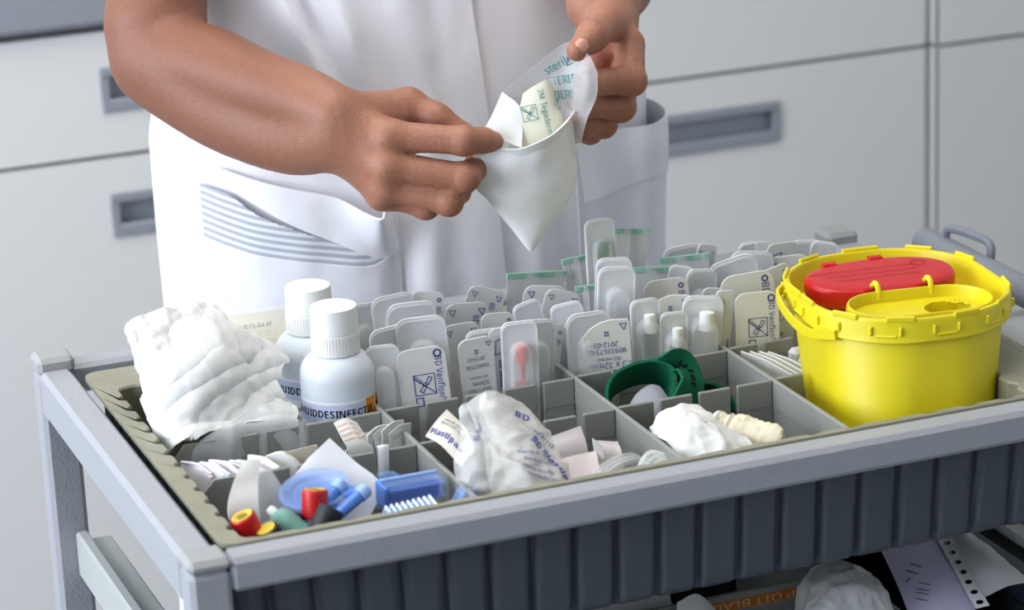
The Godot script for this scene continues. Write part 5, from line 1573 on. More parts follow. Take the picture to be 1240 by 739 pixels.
func tourniquet() -> void:
	var t := thing("tourniquet", "green woven tourniquet strap coiled with black lettering", "strap", T(Vector3(0.835, 0.86, -1.873)))
	var main := smooth_curve([Vector3(0.796, 0.876, -1.848), Vector3(0.7875, 0.891, -1.858), Vector3(0.7885, 0.905, -1.872), Vector3(0.800, 0.9125, -1.886), Vector3(0.820, 0.9150, -1.8955), Vector3(0.838, 0.9140, -1.8975), Vector3(0.8475, 0.9100, -1.890), Vector3(0.8440, 0.9050, -1.876), Vector3(0.8330, 0.8960, -1.862), Vector3(0.8220, 0.8800, -1.850)], 80)
	var ups := []
	for i in 80: ups.append(Vector3(-0.25, 0.85, 0.45).lerp(Vector3(0.2, 0.90, 0.45), i / 79.0))
	wobj("strap", Mb.new().strip(main, ups, 0.024, 0.0026), M.green_cloth, t)
	var over := smooth_curve([Vector3(0.846, 0.9135, -1.8965), Vector3(0.8555, 0.9190, -1.889), Vector3(0.8600, 0.9165, -1.879), Vector3(0.8575, 0.9085, -1.868), Vector3(0.8460, 0.8990, -1.858), Vector3(0.8330, 0.8860, -1.851), Vector3(0.8240, 0.8700, -1.8475)], 50)
	var face := Vector3(0.35, 0.15, 0.92).normalized()
	var ou := []
	for i in 50:
		var dd: Vector3 = (over[mini(i + 1, 49)] - over[maxi(i - 1, 0)]).normalized()
		ou.append(face.cross(dd))
	wobj("strap", Mb.new().strip(over, ou, 0.0265, 0.0026), M.green_cloth, t)
	var tail := smooth_curve([Vector3(0.858, 0.890, -1.888), Vector3(0.870, 0.8945, -1.895), Vector3(0.884, 0.893, -1.896), Vector3(0.896, 0.884, -1.890), Vector3(0.899, 0.866, -1.878)], 24)
	wobj("strap", Mb.new().strip(tail, [Vector3(-0.1, 0.6, 0.8)], 0.0255, 0.0022), M.green_cloth, t)
	# lettering on the outer turn
	var s := "latex free"
	var pr := Mb.new()
	var run := 0.0
	var want := 0.0150
	var at := 0
	for k in range(1, over.size() - 1):
		run += over[k].distance_to(over[k - 1])
		if run < want or at >= s.length(): continue
		if s[at] != " ":
			var d: Vector3 = (over[k + 1] - over[k - 1]).normalized()
			var u: Vector3 = ou[k]
			u = (u - d * u.dot(d)).normalized()
			var nr := u.cross(d)
			if nr.dot(Vector3(-0.34, 0.31, 0.89)) < 0.0: nr = -nr
			pr.add(words(s[at], 0.0068, true), Transform3D(Basis(d, nr.cross(d), nr), over[k] + nr * 0.0022))
		want += 0.0058 if s[at] != "l" else 0.0042
		at += 1
	wobj("lettering", pr, M.black_ink, t)
	var cl := thing("metal_clip", "curved grey metal clip lying inside the green tourniquet", "clip", T(Vector3(0.822, 0.90, -1.868)))
	var cg := patch([[Vector3(0.8005, 0.9010, -1.862), Vector3(0.8120, 0.9095, -1.869), Vector3(0.8260, 0.9120, -1.876), Vector3(0.8360, 0.9080, -1.880)], [Vector3(0.8040, 0.8900, -1.853), Vector3(0.8155, 0.8990, -1.857), Vector3(0.8300, 0.9010, -1.862), Vector3(0.8400, 0.8960, -1.866)], [Vector3(0.8060, 0.8780, -1.848), Vector3(0.8180, 0.8850, -1.850), Vector3(0.8310, 0.8870, -1.854), Vector3(0.8405, 0.8830, -1.858)]], 24, 16)
	wobj("plate", Mb.new().grid(cg, 0.0014), M.clip_grey, cl)
	wobj("rim", Mb.new().tube(cg[15], 0.0012, 6), M.black, cl)

func held_pouch() -> void:
	var t := thing("dressing_pouch", "translucent white peel-open dressing pouch held between both hands", "pouch", T(Vector3(0.785, 1.06, -2.0)))
	# the white paper side hanging down to a corner
	var paper := [[Vector3(0.7480, 1.0790, -1.9985), Vector3(0.7640, 1.0770, -1.9890), Vector3(0.7830, 1.0810, -1.9800), Vector3(0.8010, 1.0900, -1.9815), Vector3(0.8165, 1.0985, -1.9890)],
		[Vector3(0.7425, 1.0640, -2.0010), Vector3(0.7600, 1.0610, -1.9900), Vector3(0.7830, 1.0630, -1.9835), Vector3(0.8040, 1.0700, -1.9870), Vector3(0.8215, 1.0790, -1.9960)],
		[Vector3(0.7415, 1.0480, -2.0050), Vector3(0.7620, 1.0390, -1.9930), Vector3(0.7850, 1.0400, -1.9880), Vector3(0.8060, 1.0440, -1.9920), Vector3(0.8235, 1.0520, -2.0000)],
		[Vector3(0.7530, 1.0330, -2.0040), Vector3(0.7680, 1.0240, -1.9950), Vector3(0.7860, 1.0220, -1.9910), Vector3(0.8040, 1.0230, -1.9960), Vector3(0.8200, 1.0300, -2.0030)],
		[Vector3(0.7810, 0.9930, -2.0000), Vector3(0.7818, 0.9922, -1.9995), Vector3(0.7826, 0.9914, -1.9993), Vector3(0.7834, 0.9918, -1.9995), Vector3(0.7842, 0.9922, -2.0000)]]
	wobj("paper_side", Mb.new().grid(crumple(patch(paper, 44, 44), 0.0016, 20.0, 4, false), 0.0005), M.pouch_paper, t)
	# the rolled lip at the opening
	wobj("paper_lip", Mb.new().strip(smooth_curve([Vector3(0.7400, 1.0700, -2.001), Vector3(0.7555, 1.0735, -1.9955), Vector3(0.7720, 1.0750, -1.984), Vector3(0.7900, 1.0825, -1.978), Vector3(0.8050, 1.0905, -1.9805), Vector3(0.8180, 1.0985, -1.9890)], 30), [Vector3(0.15, 0.85, 0.5)], 0.011, 0.0008), M.pouch_paper, t)
	# white flap peeled back by the nearer hand
	var flap := [[Vector3(0.7690, 1.1185, -2.011), Vector3(0.7760, 1.1120, -2.004), Vector3(0.7790, 1.1080, -2.001)], [Vector3(0.7590, 1.1020, -2.009), Vector3(0.7700, 1.0990, -2.002), Vector3(0.7790, 1.0930, -1.997)], [Vector3(0.7470, 1.0870, -2.006), Vector3(0.7610, 1.0840, -1.999), Vector3(0.7750, 1.0780, -1.990)]]
	wobj("peeled_flap", Mb.new().grid(patch(flap, 18, 20), 0.0005), M.pouch_paper, t)
	# the clear film side behind, pulled up by the farther hand
	var filmn := [[Vector3(0.7690, 1.1190, -2.011), Vector3(0.7950, 1.1375, -2.004), Vector3(0.8190, 1.1545, -1.996), Vector3(0.8300, 1.1460, -1.984), Vector3(0.8345, 1.1330, -1.977)],
		[Vector3(0.7720, 1.0950, -2.013), Vector3(0.7930, 1.1080, -2.012), Vector3(0.8150, 1.1220, -2.000), Vector3(0.8240, 1.1200, -1.980), Vector3(0.8320, 1.1150, -1.974)],
		[Vector3(0.7740, 1.0740, -2.014), Vector3(0.7930, 1.0800, -2.015), Vector3(0.8120, 1.0880, -2.006), Vector3(0.8190, 1.0920, -1.988), Vector3(0.8240, 1.0930, -1.979)],
		[Vector3(0.7600, 1.0380, -2.010), Vector3(0.7830, 1.0350, -2.013), Vector3(0.8050, 1.0380, -2.012), Vector3(0.8180, 1.0420, -2.008), Vector3(0.8250, 1.0520, -2.002)]]
	var ff := patch(filmn, 40, 40)
	wobj("clear_film", Mb.new().grid(crumple(ff, 0.0014, 24.0, 9, false), 0.0004), M.film_clear, t)
	var ink := Mb.new()
	for q in [[6, 17, "sterile"], [12, 20, "STERIEL"], [17, 21, "STERIL"]]:
		var a: Vector3 = ff[q[0]][q[1]]
		var dx: Vector3 = (ff[q[0]][q[1] + 2] - ff[q[0]][q[1] - 2]).normalized()
		var nz: Vector3 = dx.cross((ff[q[0]][q[1]] - ff[q[0] + 2][q[1]]).normalized()).normalized()
		ink.add(words(q[2], 0.0062), Transform3D(Basis(dx, nz.cross(dx), nz), a + nz * 0.0012))
	for q in [[5, 19], [9, 18]]:
		var a: Vector3 = ff[q[0]][q[1]]
		var dx: Vector3 = (ff[q[0]][q[1] + 2] - ff[q[0]][q[1] - 2]).normalized()
		var nz: Vector3 = dx.cross((ff[q[0]][q[1]] - ff[q[0] + 2][q[1]]).normalized()).normalized()
		var mk := Mb.new()
		triangle_mark(mk, Vector2(0.012, 0.004), 0.0035, 1.0)
		ink.add(mk, Transform3D(Basis(dx, nz.cross(dx), nz), a + nz * 0.0012))
	wobj("film_print", ink, M.teal_ink, t)
	# the folded cream dressing inside
	var d := thing("wound_dressing", "cream folded wound dressing with teal print inside the held pouch", "dressing", T(Vector3(0.795, 1.10, -1.998)))
	var dn := [[Vector3(0.7830, 1.1170, -2.003), Vector3(0.7920, 1.1235, -1.999), Vector3(0.8000, 1.1265, -1.997), Vector3(0.8050, 1.1220, -1.999), Vector3(0.8085, 1.1130, -2.002)],
		[Vector3(0.7785, 1.1030, -2.001), Vector3(0.7890, 1.1060, -1.9955), Vector3(0.8000, 1.1080, -1.993), Vector3(0.8070, 1.1060, -1.996), Vector3(0.8125, 1.1010, -2.001)],
		[Vector3(0.7760, 1.0870, -1.999), Vector3(0.7880, 1.0870, -1.992), Vector3(0.8000, 1.0890, -1.990), Vector3(0.8070, 1.0900, -1.993), Vector3(0.8140, 1.0890, -1.999)],
		[Vector3(0.7760, 1.0700, -1.999), Vector3(0.7880, 1.0690, -1.993), Vector3(0.8000, 1.0700, -1.992), Vector3(0.8070, 1.0720, -1.995), Vector3(0.8140, 1.0730, -2.000)]]
	var dg := patch(dn, 30, 30)
	wobj("pad", Mb.new().grid(dg, 0.0016), M.paper_cream, d)
	var di := Mb.new()
	for q in [[11, 5, 0.0058], [7, 23, 0.0058]]:
		var a: Vector3 = dg[q[0]][q[1]]
		var dx: Vector3 = (dg[q[0]][q[1] + 2] - dg[q[0]][q[1] - 2]).normalized()
		var nz: Vector3 = dx.cross((dg[q[0]][q[1]] - dg[q[0] + 2][q[1]]).normalized()).normalized()
		var mk := Mb.new()
		print_device(mk, Vector2(), q[2])
		di.add(mk, Transform3D(Basis(dx, nz.cross(dx), nz), a + nz * 0.0016))
	var a2: Vector3 = dg[12][12]
	var dx2: Vector3 = (dg[12][14] - dg[12][10]).normalized()
	var nz2: Vector3 = dx2.cross((dg[12][12] - dg[14][12]).normalized()).normalized()
	di.add(words("3M Tegaderm", 0.0042), Transform3D(Basis(dx2, nz2.cross(dx2), nz2) * Basis(Vector3(0, 0, 1), -PI / 2), a2 + nz2 * 0.0016))
	wobj("print", di, M.teal_ink, d)

# ---------------------------------------------------------------- small things in the front compartments
func tube_between(a: Vector3, b: Vector3) -> Transform3D:      # y along a to b
	var y := (b - a).normalized()
	var x := y.cross(Vector3(0.3, 0.1, 1)).normalized()
	return Transform3D(Basis(x, y, x.cross(y)), a)

func blood_tube(top: Vector3, foot: Vector3, label: String, band: Color) -> void:
	var t := thing("blood_tube", label, "tube", tube_between(foot, top), "red capped blood tubes")
	var h := top.distance_to(foot)
	obj("cap", Mb.new().lathe([Vector2(0.0072, h - 0.020), Vector2(0.0084, h - 0.0198), Vector2(0.0090, h - 0.018), Vector2(0.0090, h - 0.002), Vector2(0.0086, h - 0.0006), Vector2(0.0078, h), Vector2(0.0072, h - 0.0008), Vector2(0.0, h - 0.001)], 26), M.red, t)
	var rg := obj("cap_ring", Mb.new().lathe([Vector2(0.0, h - 0.0012), Vector2(0.0074, h - 0.001), Vector2(0.0074, h + 0.0003), Vector2(0.0056, h + 0.0003), Vector2(0.0050, h - 0.0008), Vector2(0.0, h - 0.0009)], 24), mt(band, 0.5), t)
	obj("stopper", Mb.new().lathe([Vector2(0, h - 0.001), Vector2(0.0036, h - 0.001), Vector2(0.0036, h - 0.0002), Vector2(0, h - 0.0004)], 16), M.olive, rg)
	obj("glass", Mb.new().lathe([Vector2(0.0, 0.0), Vector2(0.004, 0.001), Vector2(0.0064, 0.006), Vector2(0.0066, h - 0.020), Vector2(0.0, h - 0.0199)], 20), M.clear_part, t)
	obj("gel", Mb.new().lathe([Vector2(0, 0.002), Vector2(0.0056, 0.006), Vector2(0.0058, 0.030), Vector2(0, 0.030)], 16), M.red_dark, t)

func sheet_thing(called: String, label: String, cat: String, net: Array, m: Material, amp: float, freq: float, sd: int, nu := 20, nv := 20, thick := 0.0005, group := "", sharp := true) -> Node3D:
	var lo := Vector3(9, 9, 9)
	var mid := Vector3()
	var n := 0
	for r in net:
		for p in r:
			lo = lo.min(p); mid += p; n += 1
	mid /= n
	var t := thing(called, label, cat, T(Vector3(mid.x, lo.y, mid.z)), group)
	var g := crumple(patch(net, nu, nv), amp, freq, sd, sharp)
	sheets[t] = g
	wobj("sheet", Mb.new().grid(g, thick), m, t)
	return t

var sheets := {}
func on_sheet(g: Array, u: float, v: float) -> Vector3:
	var y: float = clampf(v, 0.0, 1.0) * (g.size() - 1.001)
	var x: float = clampf(u, 0.0, 1.0) * (g[0].size() - 1.001)
	var i := int(y)
	var j := int(x)
	return (g[i][j].lerp(g[i][j + 1], x - j)).lerp(g[i + 1][j].lerp(g[i + 1][j + 1], x - j), y - i)

func print_on(t: Node3D, _net: Array, u: float, v: float, s: String, h: float, m: Material, turn := 0.0, bold := false, lift := 0.0006) -> void:   # lettering that follows a sheet, centred at u, v
	var g: Array = sheets[t]
	var wu := on_sheet(g, maxf(u - 0.25, 0.0), v).distance_to(on_sheet(g, minf(u + 0.25, 1.0), v)) / (minf(u + 0.25, 1.0) - maxf(u - 0.25, 0.0))
	var wv := on_sheet(g, u, maxf(v - 0.25, 0.0)).distance_to(on_sheet(g, u, minf(v + 0.25, 1.0))) / (minf(v + 0.25, 1.0) - maxf(v - 0.25, 0.0))
	var b := words(s, h, bold)
	var o := Mb.new()
	var bs := Basis(Vector3(0, 0, 1), deg_to_rad(turn))
	for i in range(0, b.v.size(), 3):
		var q := []
		for k in 3:
			var p := bs * b.v[i + k]
			var pu := u + p.x / wu
			var pv := v - p.y / wv
			if pu < 0.01 or pu > 0.99 or pv < 0.01 or pv > 0.99: break
			var e := 0.02
			var n := (on_sheet(g, pu + e, pv) - on_sheet(g, pu - e, pv)).cross(on_sheet(g, pu, pv - e) - on_sheet(g, pu, pv + e)).normalized()
			if n.dot(Vector3(-0.34, 0.31, 0.89)) < 0.0: n = -n
			q.append(on_sheet(g, pu, pv) + n * lift)
		if q.size() == 3: o.tri(q[0], q[1], q[2])
	if o.v.size(): wobj("print", o, m, t)

func front_left() -> void:
	blood_tube(Vector3(0.4655, 0.9235, -1.7385), Vector3(0.500, 0.8325, -1.735), "red capped blood tube with yellow ring lying against the khaki rim corner", rgb(222, 190, 60))
	blood_tube(Vector3(0.5215, 0.9275, -1.752), Vector3(0.507, 0.829, -1.733), "red capped blood tube standing upright in front of the blue cup", rgb(206, 170, 70))
	var bt := thing("blood_tube", "black capped blood tube with yellow ring low beside the leaning red cap", "tube", tube_between(Vector3(0.512, 0.842, -1.733), Vector3(0.4775, 0.9180, -1.7285)))
	obj("cap", Mb.new().lathe([Vector2(0, 0.062), Vector2(0.0088, 0.062), Vector2(0.0088, 0.079), Vector2(0.0080, 0.0802), Vector2(0, 0.0802)], 24), M.black, bt)
	obj("cap_ring", Mb.new().lathe([Vector2(0.0, 0.0800), Vector2(0.0066, 0.0803), Vector2(0.0066, 0.0812), Vector2(0.004, 0.0812), Vector2(0, 0.0806)], 20), mt(rgb(214, 184, 60), 0.5), bt)
	obj("glass", Mb.new().lathe([Vector2(0, 0), Vector2(0.0062, 0.004), Vector2(0.0064, 0.062), Vector2(0, 0.062)], 18), M.clear_part, bt)
	var mg := thing("needle_holder", "mint green translucent needle holder cap with a white nub", "cap", tube_between(Vector3(0.5185, 0.884, -1.7195), Vector3(0.4872, 0.9212, -1.7545)))
	obj("sleeve", Mb.new().lathe([Vector2(0, 0), Vector2(0.0095, 0), Vector2(0.0098, 0.002), Vector2(0.0098, 0.040), Vector2(0.0090, 0.0465), Vector2(0.0070, 0.0505), Vector2(0.003, 0.0525), Vector2(0, 0.053)], 26), M.mint, mg)
	obj("nub", Mb.new().lathe([Vector2(0, 0.050), Vector2(0.0034, 0.0515), Vector2(0.0034, 0.0555), Vector2(0.0024, 0.0572), Vector2(0, 0.0576)], 14), M.cap_white, mg)
	obj("core", Mb.new().lathe([Vector2(0, 0.004), Vector2(0.005, 0.004), Vector2(0.0055, 0.03), Vector2(0, 0.032)], 14), M.mint_dark, mg)
	var bk := thing("stopper_plug", "small black rubber plug behind the mint green cap", "plug", tube_between(Vector3(0.498, 0.895, -1.748), Vector3(0.505, 0.917, -1.752)))
	obj("plug_body", Mb.new().lathe([Vector2(0, 0), Vector2(0.0095, 0), Vector2(0.0095, 0.018), Vector2(0.008, 0.020), Vector2(0, 0.020)], 22), M.black, bk)
	obj("plug_flange", Mb.new().lathe([Vector2(0.0093, 0.002), Vector2(0.0105, 0.002), Vector2(0.0105, 0.005), Vector2(0.0093, 0.005)], 22), M.black, bk)
	# the blue see-through cup
	var cu := thing("vacuum_holder", "pale blue translucent cup shaped tube holder with a wide round flange", "holder", tube_between(Vector3(0.536, 0.862, -1.7795), Vector3(0.5265, 0.9185, -1.7695)))
	var h := 0.0592
	obj("flange", Mb.new().lathe([Vector2(0.012, h - 0.002), Vector2(0.0235, h - 0.001), Vector2(0.0248, h + 0.0002), Vector2(0.0248, h + 0.0016), Vector2(0.0235, h + 0.0018), Vector2(0.0195, h + 0.0006), Vector2(0.0165, h - 0.002), Vector2(0.0125, h - 0.012), Vector2(0.010, h - 0.013)], 36), M.blue_clear, cu)
	obj("barrel", Mb.new().lathe([Vector2(0, 0), Vector2(0.0110, 0), Vector2(0.0128, 0.002), Vector2(0.0150, h - 0.003), Vector2(0.0135, h - 0.003), Vector2(0.0118, 0.003), Vector2(0, 0.003)], 32), M.blue_clear, cu)
	obj("hub", Mb.new().lathe([Vector2(0, 0.003), Vector2(0.004, 0.003), Vector2(0.0038, 0.020), Vector2(0, 0.021)], 16), M.blue_solid, cu)
	obj("grip_tab", Mb.new().at(Vector3(0.012, 0.0025, 0.009), Vector3(0.014, h, 0.020), 0.001), M.blue_solid, cu)
	# two blue sticks and the black collar
	for q in [[Vector3(0.5300, 0.9105, -1.7375), Vector3(0.5575, 0.9215, -1.7505), "light blue needle sheath uppermost of the two beside the black collar"], [Vector3(0.5210, 0.9110, -1.7480), Vector3(0.5440, 0.9250, -1.7615), "light blue needle sheath lying behind the other one near the red cap"]]:
		var s := thing("needle_sheath", q[2], "sheath", tube_between(q[0], q[1]), "blue needle sheaths")
		var l: float = q[0].distance_to(q[1])
		obj("sheath", Mb.new().lathe([Vector2(0, 0), Vector2(0.0038, 0), Vector2(0.0042, 0.002), Vector2(0.0050, l - 0.001), Vector2(0.0046, l), Vector2(0, l - 0.0005)], 18), M.blue_solid, s)
		obj("collar", Mb.new().lathe([Vector2(0.0049, l - 0.008), Vector2(0.0055, l - 0.0078), Vector2(0.0055, l - 0.001), Vector2(0.005, l)], 18), M.blue_pale, s)
	var bc := thing("rubber_sleeve", "hollow black rubber sleeve with open end near the front rail", "sleeve", tube_between(Vector3(0.503, 0.893, -1.7165), Vector3(0.5225, 0.9195, -1.7250)))
	obj("sleeve_wall", Mb.new().lathe([Vector2(0.0062, 0.002), Vector2(0.0078, 0), Vector2(0.0088, 0.028), Vector2(0.0092, 0.036), Vector2(0.0085, 0.0375), Vector2(0.0060, 0.037), Vector2(0.0052, 0.026)], 24), M.black, bc)
	obj("sleeve_core", Mb.new().lathe([Vector2(0, 0.001), Vector2(0.0056, 0.001), Vector2(0.0056, 0.028), Vector2(0, 0.028)], 18), M.clear_part, bc)
	# lancets: clear blue blocks
	var a := thing("lancet_device", "clear blue lancet device lying lengthwise below the divider", "lancet", T(Vector3(0.5945, 0.9035, -1.7625), 0, 3, -1.5), "blue lancet devices")
	obj("case", Mb.new().at(Vector3(0.046, 0.015, 0.018), Vector3(0, 0.0065, 0), 0.003), M.blue_clear, a)
	for k in 4: obj("inner_block", Mb.new().at(Vector3(0.007, 0.010, 0.010), Vector3(-0.0145 + k * 0.0095, 0.006, 0.002), 0.001), M.blue_deep, a)
	obj("end_cap", Mb.new().at(Vector3(0.003, 0.016, 0.019), Vector3(-0.0225, 0.0065, 0), 0.001), M.blue_solid, a)
	obj("spine", Mb.new().at(Vector3(0.044, 0.003, 0.003), Vector3(0, 0.0145, -0.006), 0.001), M.blue_pale, a)
	var bq := thing("lancet_device", "pale blue lancet device turned end up against the lengthwise divider", "lancet", T(Vector3(0.6150, 0.8890, -1.742), 20, 20, -20), "blue lancet devices")
	obj("case", Mb.new().at(Vector3(0.015, 0.030, 0.012), Vector3(0, 0.013, 0), 0.003), M.blue_clear, bq)
	obj("core", Mb.new().at(Vector3(0.007, 0.022, 0.006), Vector3(0, 0.013, 0), 0.001), M.blue_pale, bq)
	var rb := thing("ribbed_grip", "blue and white ribbed plastic grip lying along the front rim", "grip", T(Vector3(0.5780, 0.8975, -1.7275), 10, 2, 3))
	obj("grip_body", Mb.new().box(Vector3(0.040, 0.017, 0.013), T(Vector3(0, 0.008, 0)), 0.004), M.blue_solid, rb)
	for k in 9:
		obj("rib", Mb.new().box(Vector3(0.0020, 0.0195, 0.0145), T(Vector3(-0.0155 + k * 0.0040, 0.0085, 0), 0, 0, -18), 0.0008), M.rib_white, rb)
	var bl := thing("lancet_device", "small blue lancet tip poking up at the foot of the divider", "lancet", T(Vector3(0.5830, 0.8880, -1.7925), 0, 10, -12), "blue lancet devices")
	obj("case", Mb.new().at(Vector3(0.015, 0.026, 0.010), Vector3(0, 0.013, 0), 0.002), M.blue_clear, bl)
	obj("inner_block", Mb.new().at(Vector3(0.010, 0.014, 0.006), Vector3(0, 0.014, 0.001), 0.001), M.blue_solid, bl)
	# papers
	var d := [[Vector3(0.5340, 0.9285, -1.806), Vector3(0.5542, 0.9365, -1.818)], [Vector3(0.5166, 0.9200, -1.792), Vector3(0.5650, 0.9240, -1.798)], [Vector3(0.5100, 0.8950, -1.788), Vector3(0.5765, 0.9110, -1.776)], [Vector3(0.5200, 0.8800, -1.782), Vector3(0.5600, 0.8900, -1.764)]]
	var dt := sheet_thing("paper_sachet", "white translucent paper sachet standing on its corner behind the blue cup", "sachet", d, M.sachet, 0.001, 20.0, 3, 16, 16, 0.0008, "", false)
	var w := [[Vector3(0.4830, 0.9408, -1.792), Vector3(0.4890, 0.9405, -1.792), Vector3(0.4960, 0.9390, -1.793)], [Vector3(0.4700, 0.9340, -1.772), Vector3(0.4800, 0.9320, -1.775), Vector3(0.4890, 0.9300, -1.778)], [Vector3(0.4600, 0.9240, -1.752), Vector3(0.4720, 0.9220, -1.755), Vector3(0.4830, 0.9190, -1.758)], [Vector3(0.4620, 0.9000, -1.748), Vector3(0.4730, 0.8950, -1.750), Vector3(0.4840, 0.8900, -1.752)]]
	sheet_thing("paper_wrapper", "plain white torn paper wrapper leaning in the front left corner", "wrapper", w, M.paper, 0.002, 18.0, 6, 20, 20, 0.0006, "", false)
	var dm := thing("plastic_dome", "clear plastic dome shaped cover beside the torn white wrapper", "cover", tube_between(Vector3(0.4995, 0.858, -1.788), Vector3(0.4935, 0.9315, -1.804)))
	obj("dome", Mb.new().lathe([Vector2(0.017, 0.0), Vector2(0.0185, 0.002), Vector2(0.0180, 0.040), Vector2(0.0165, 0.058), Vector2(0.0125, 0.069), Vector2(0.007, 0.0735), Vector2(0, 0.0745)], 28), M.film, dm)
	obj("dome_rim", Mb.new().lathe([Vector2(0.0180, 0.0), Vector2(0.0200, 0.0005), Vector2(0.0200, 0.0025), Vector2(0.0180, 0.003)], 28), M.film, dm)

func back_left_small() -> void:
	# the packed paper strips behind the second divider
	var cols := [rgb(238, 232, 236), rgb(226, 216, 222), rgb(240, 238, 236), rgb(214, 222, 232), rgb(236, 226, 224), rgb(240, 240, 238), rgb(222, 228, 236)]
	var rng := RandomNumberGenerator.new()
	rng.seed = 77
	var side := ["leftmost", "second", "third", "fourth", "fifth", "sixth", "seventh", "eighth", "ninth", "rightmost"]
	for k in 10:
		var x := 0.4665 + k * 0.0053
		var z := -1.862 + rng.randf_range(-0.005, 0.008)
		var top := 0.9135 + rng.randf_range(-0.003, 0.005)
		var lean := rng.randf_range(-0.006, 0.006)
		var net := [[Vector3(x - 0.007 + lean, top, z - 0.016), Vector3(x + lean, top + 0.002, z), Vector3(x + 0.006 + lean, top - 0.001, z + 0.016)], [Vector3(x - 0.005, 0.875, z - 0.016), Vector3(x, 0.875, z), Vector3(x + 0.005, 0.875, z + 0.016)], [Vector3(x, 0.826, z - 0.016), Vector3(x + 0.002, 0.826, z), Vector3(x + 0.004, 0.826, z + 0.016)]]
		sheet_thing("paper_strip", "torn white strip packet, %s of the tight row beside the khaki rim" % side[k], "packet", net, mt(cols[k % 7], 0.8), 0.004, 40.0, 50 + k, 12, 14, 0.0022, "torn strip packets")
	var roll := thing("tape_roll", "white tape roll half hidden among the strip packets", "tape", T(Vector3(0.5285, 0.8980, -1.862), 75, -20, 10))
	obj("roll", Mb.new().lathe([Vector2(0.009, -0.008), Vector2(0.0165, -0.008), Vector2(0.0170, -0.0075), Vector2(0.0170, 0.0075), Vector2(0.0165, 0.008), Vector2(0.009, 0.008), Vector2(0.0088, 0.0)], 28), M.paper, roll)
	obj("core", Mb.new().lathe([Vector2(0.0075, -0.0082), Vector2(0.009, -0.0082), Vector2(0.009, 0.0082), Vector2(0.0075, 0.0082)], 24), M.paper_warm, roll)
	var be := thing("card_slip", "beige card slip standing between tape roll and sachet", "card", T(Vector3(0.545, 0.824, -1.852), -6, -10, 2))
	obj("card", Mb.new().plate(PackedVector2Array([Vector2(-0.014, 0), Vector2(0.014, 0), Vector2(0.014, 0.0935), Vector2(-0.012, 0.091), Vector2(-0.014, 0.088)]), -0.0006, 0.0006), M.card, be)
	# strips with orange and green print on the right of that compartment
	var og := [[Vector3(0.5745, 0.9270, -1.872), Vector3(0.5850, 0.9275, -1.876), Vector3(0.5945, 0.9215, -1.879)], [Vector3(0.5755, 0.9200, -1.858), Vector3(0.5860, 0.9210, -1.860), Vector3(0.5955, 0.9150, -1.862)], [Vector3(0.5785, 0.9080, -1.852), Vector3(0.5890, 0.9070, -1.853), Vector3(0.5985, 0.9030, -1.855)], [Vector3(0.5795, 0.8700, -1.856), Vector3(0.5890, 0.8700, -1.857), Vector3(0.5985, 0.8700, -1.858)]]
	var o := sheet_thing("plaster_packet", "curled plaster packet printed with orange lines behind the second divider", "packet", og, M.paper, 0.0006, 20.0, 4, 16, 24, 0.0006, "", false)
	for v in [0.12, 0.22, 0.32, 0.42]: print_on(o, og, 0.45, v, "plaster steriel", 0.0024, M.orange_ink, 0)
	for k in 7:
		var x := 0.5860 + k * 0.0058
		var gz := -1.862 - k * 0.0006
		var tp := 0.9150 + 0.0017 * k - (0.003 if k % 2 == 0 else 0.0) - 0.0006 * maxf(0, k - 4) * 4.0
		var net := [[Vector3(x - 0.010, tp - 0.002, gz + 0.004), Vector3(x, tp + 0.002, gz), Vector3(x + 0.010, tp + 0.001, gz - 0.004)], [Vector3(x - 0.009, 0.89, gz + 0.006), Vector3(x, 0.89, gz + 0.002), Vector3(x + 0.009, 0.89, gz - 0.002)], [Vector3(x - 0.006, 0.828, gz + 0.004), Vector3(x, 0.828, gz), Vector3(x + 0.006, 0.828, gz - 0.004)]]
		var s := sheet_thing("plaster_packet", "green printed white packet, %s in the fan beside the orange one" % side[k], "packet", net, M.paper, 0.003, 30.0, 70 + k, 12, 14, 0.0010, "green printed plaster packets")
		if k % 2 == 0: print_on(s, net, 0.5, 0.12, "STERIEL", 0.0030, M.green_ink, 0)
	var hang := [[Vector3(0.5945, 0.9165, -1.8365), Vector3(0.5985, 0.9165, -1.8365), Vector3(0.6025, 0.9160, -1.8365)], [Vector3(0.5940, 0.9175, -1.8325), Vector3(0.5980, 0.9180, -1.8320), Vector3(0.6020, 0.9175, -1.8325)], [Vector3(0.5930, 0.9060, -1.8300), Vector3(0.5970, 0.9060, -1.8295), Vector3(0.6010, 0.9060, -1.8300)], [Vector3(0.5920, 0.8940, -1.8305), Vector3(0.5960, 0.8940, -1.8300), Vector3(0.6000, 0.8940, -1.8305)]]
	sheet_thing("paper_strip", "pale paper strip hanging over the front left slotted divider", "strip", hang, M.paper_thin, 0.0006, 30.0, 90, 8, 16, 0.0006, "", false)

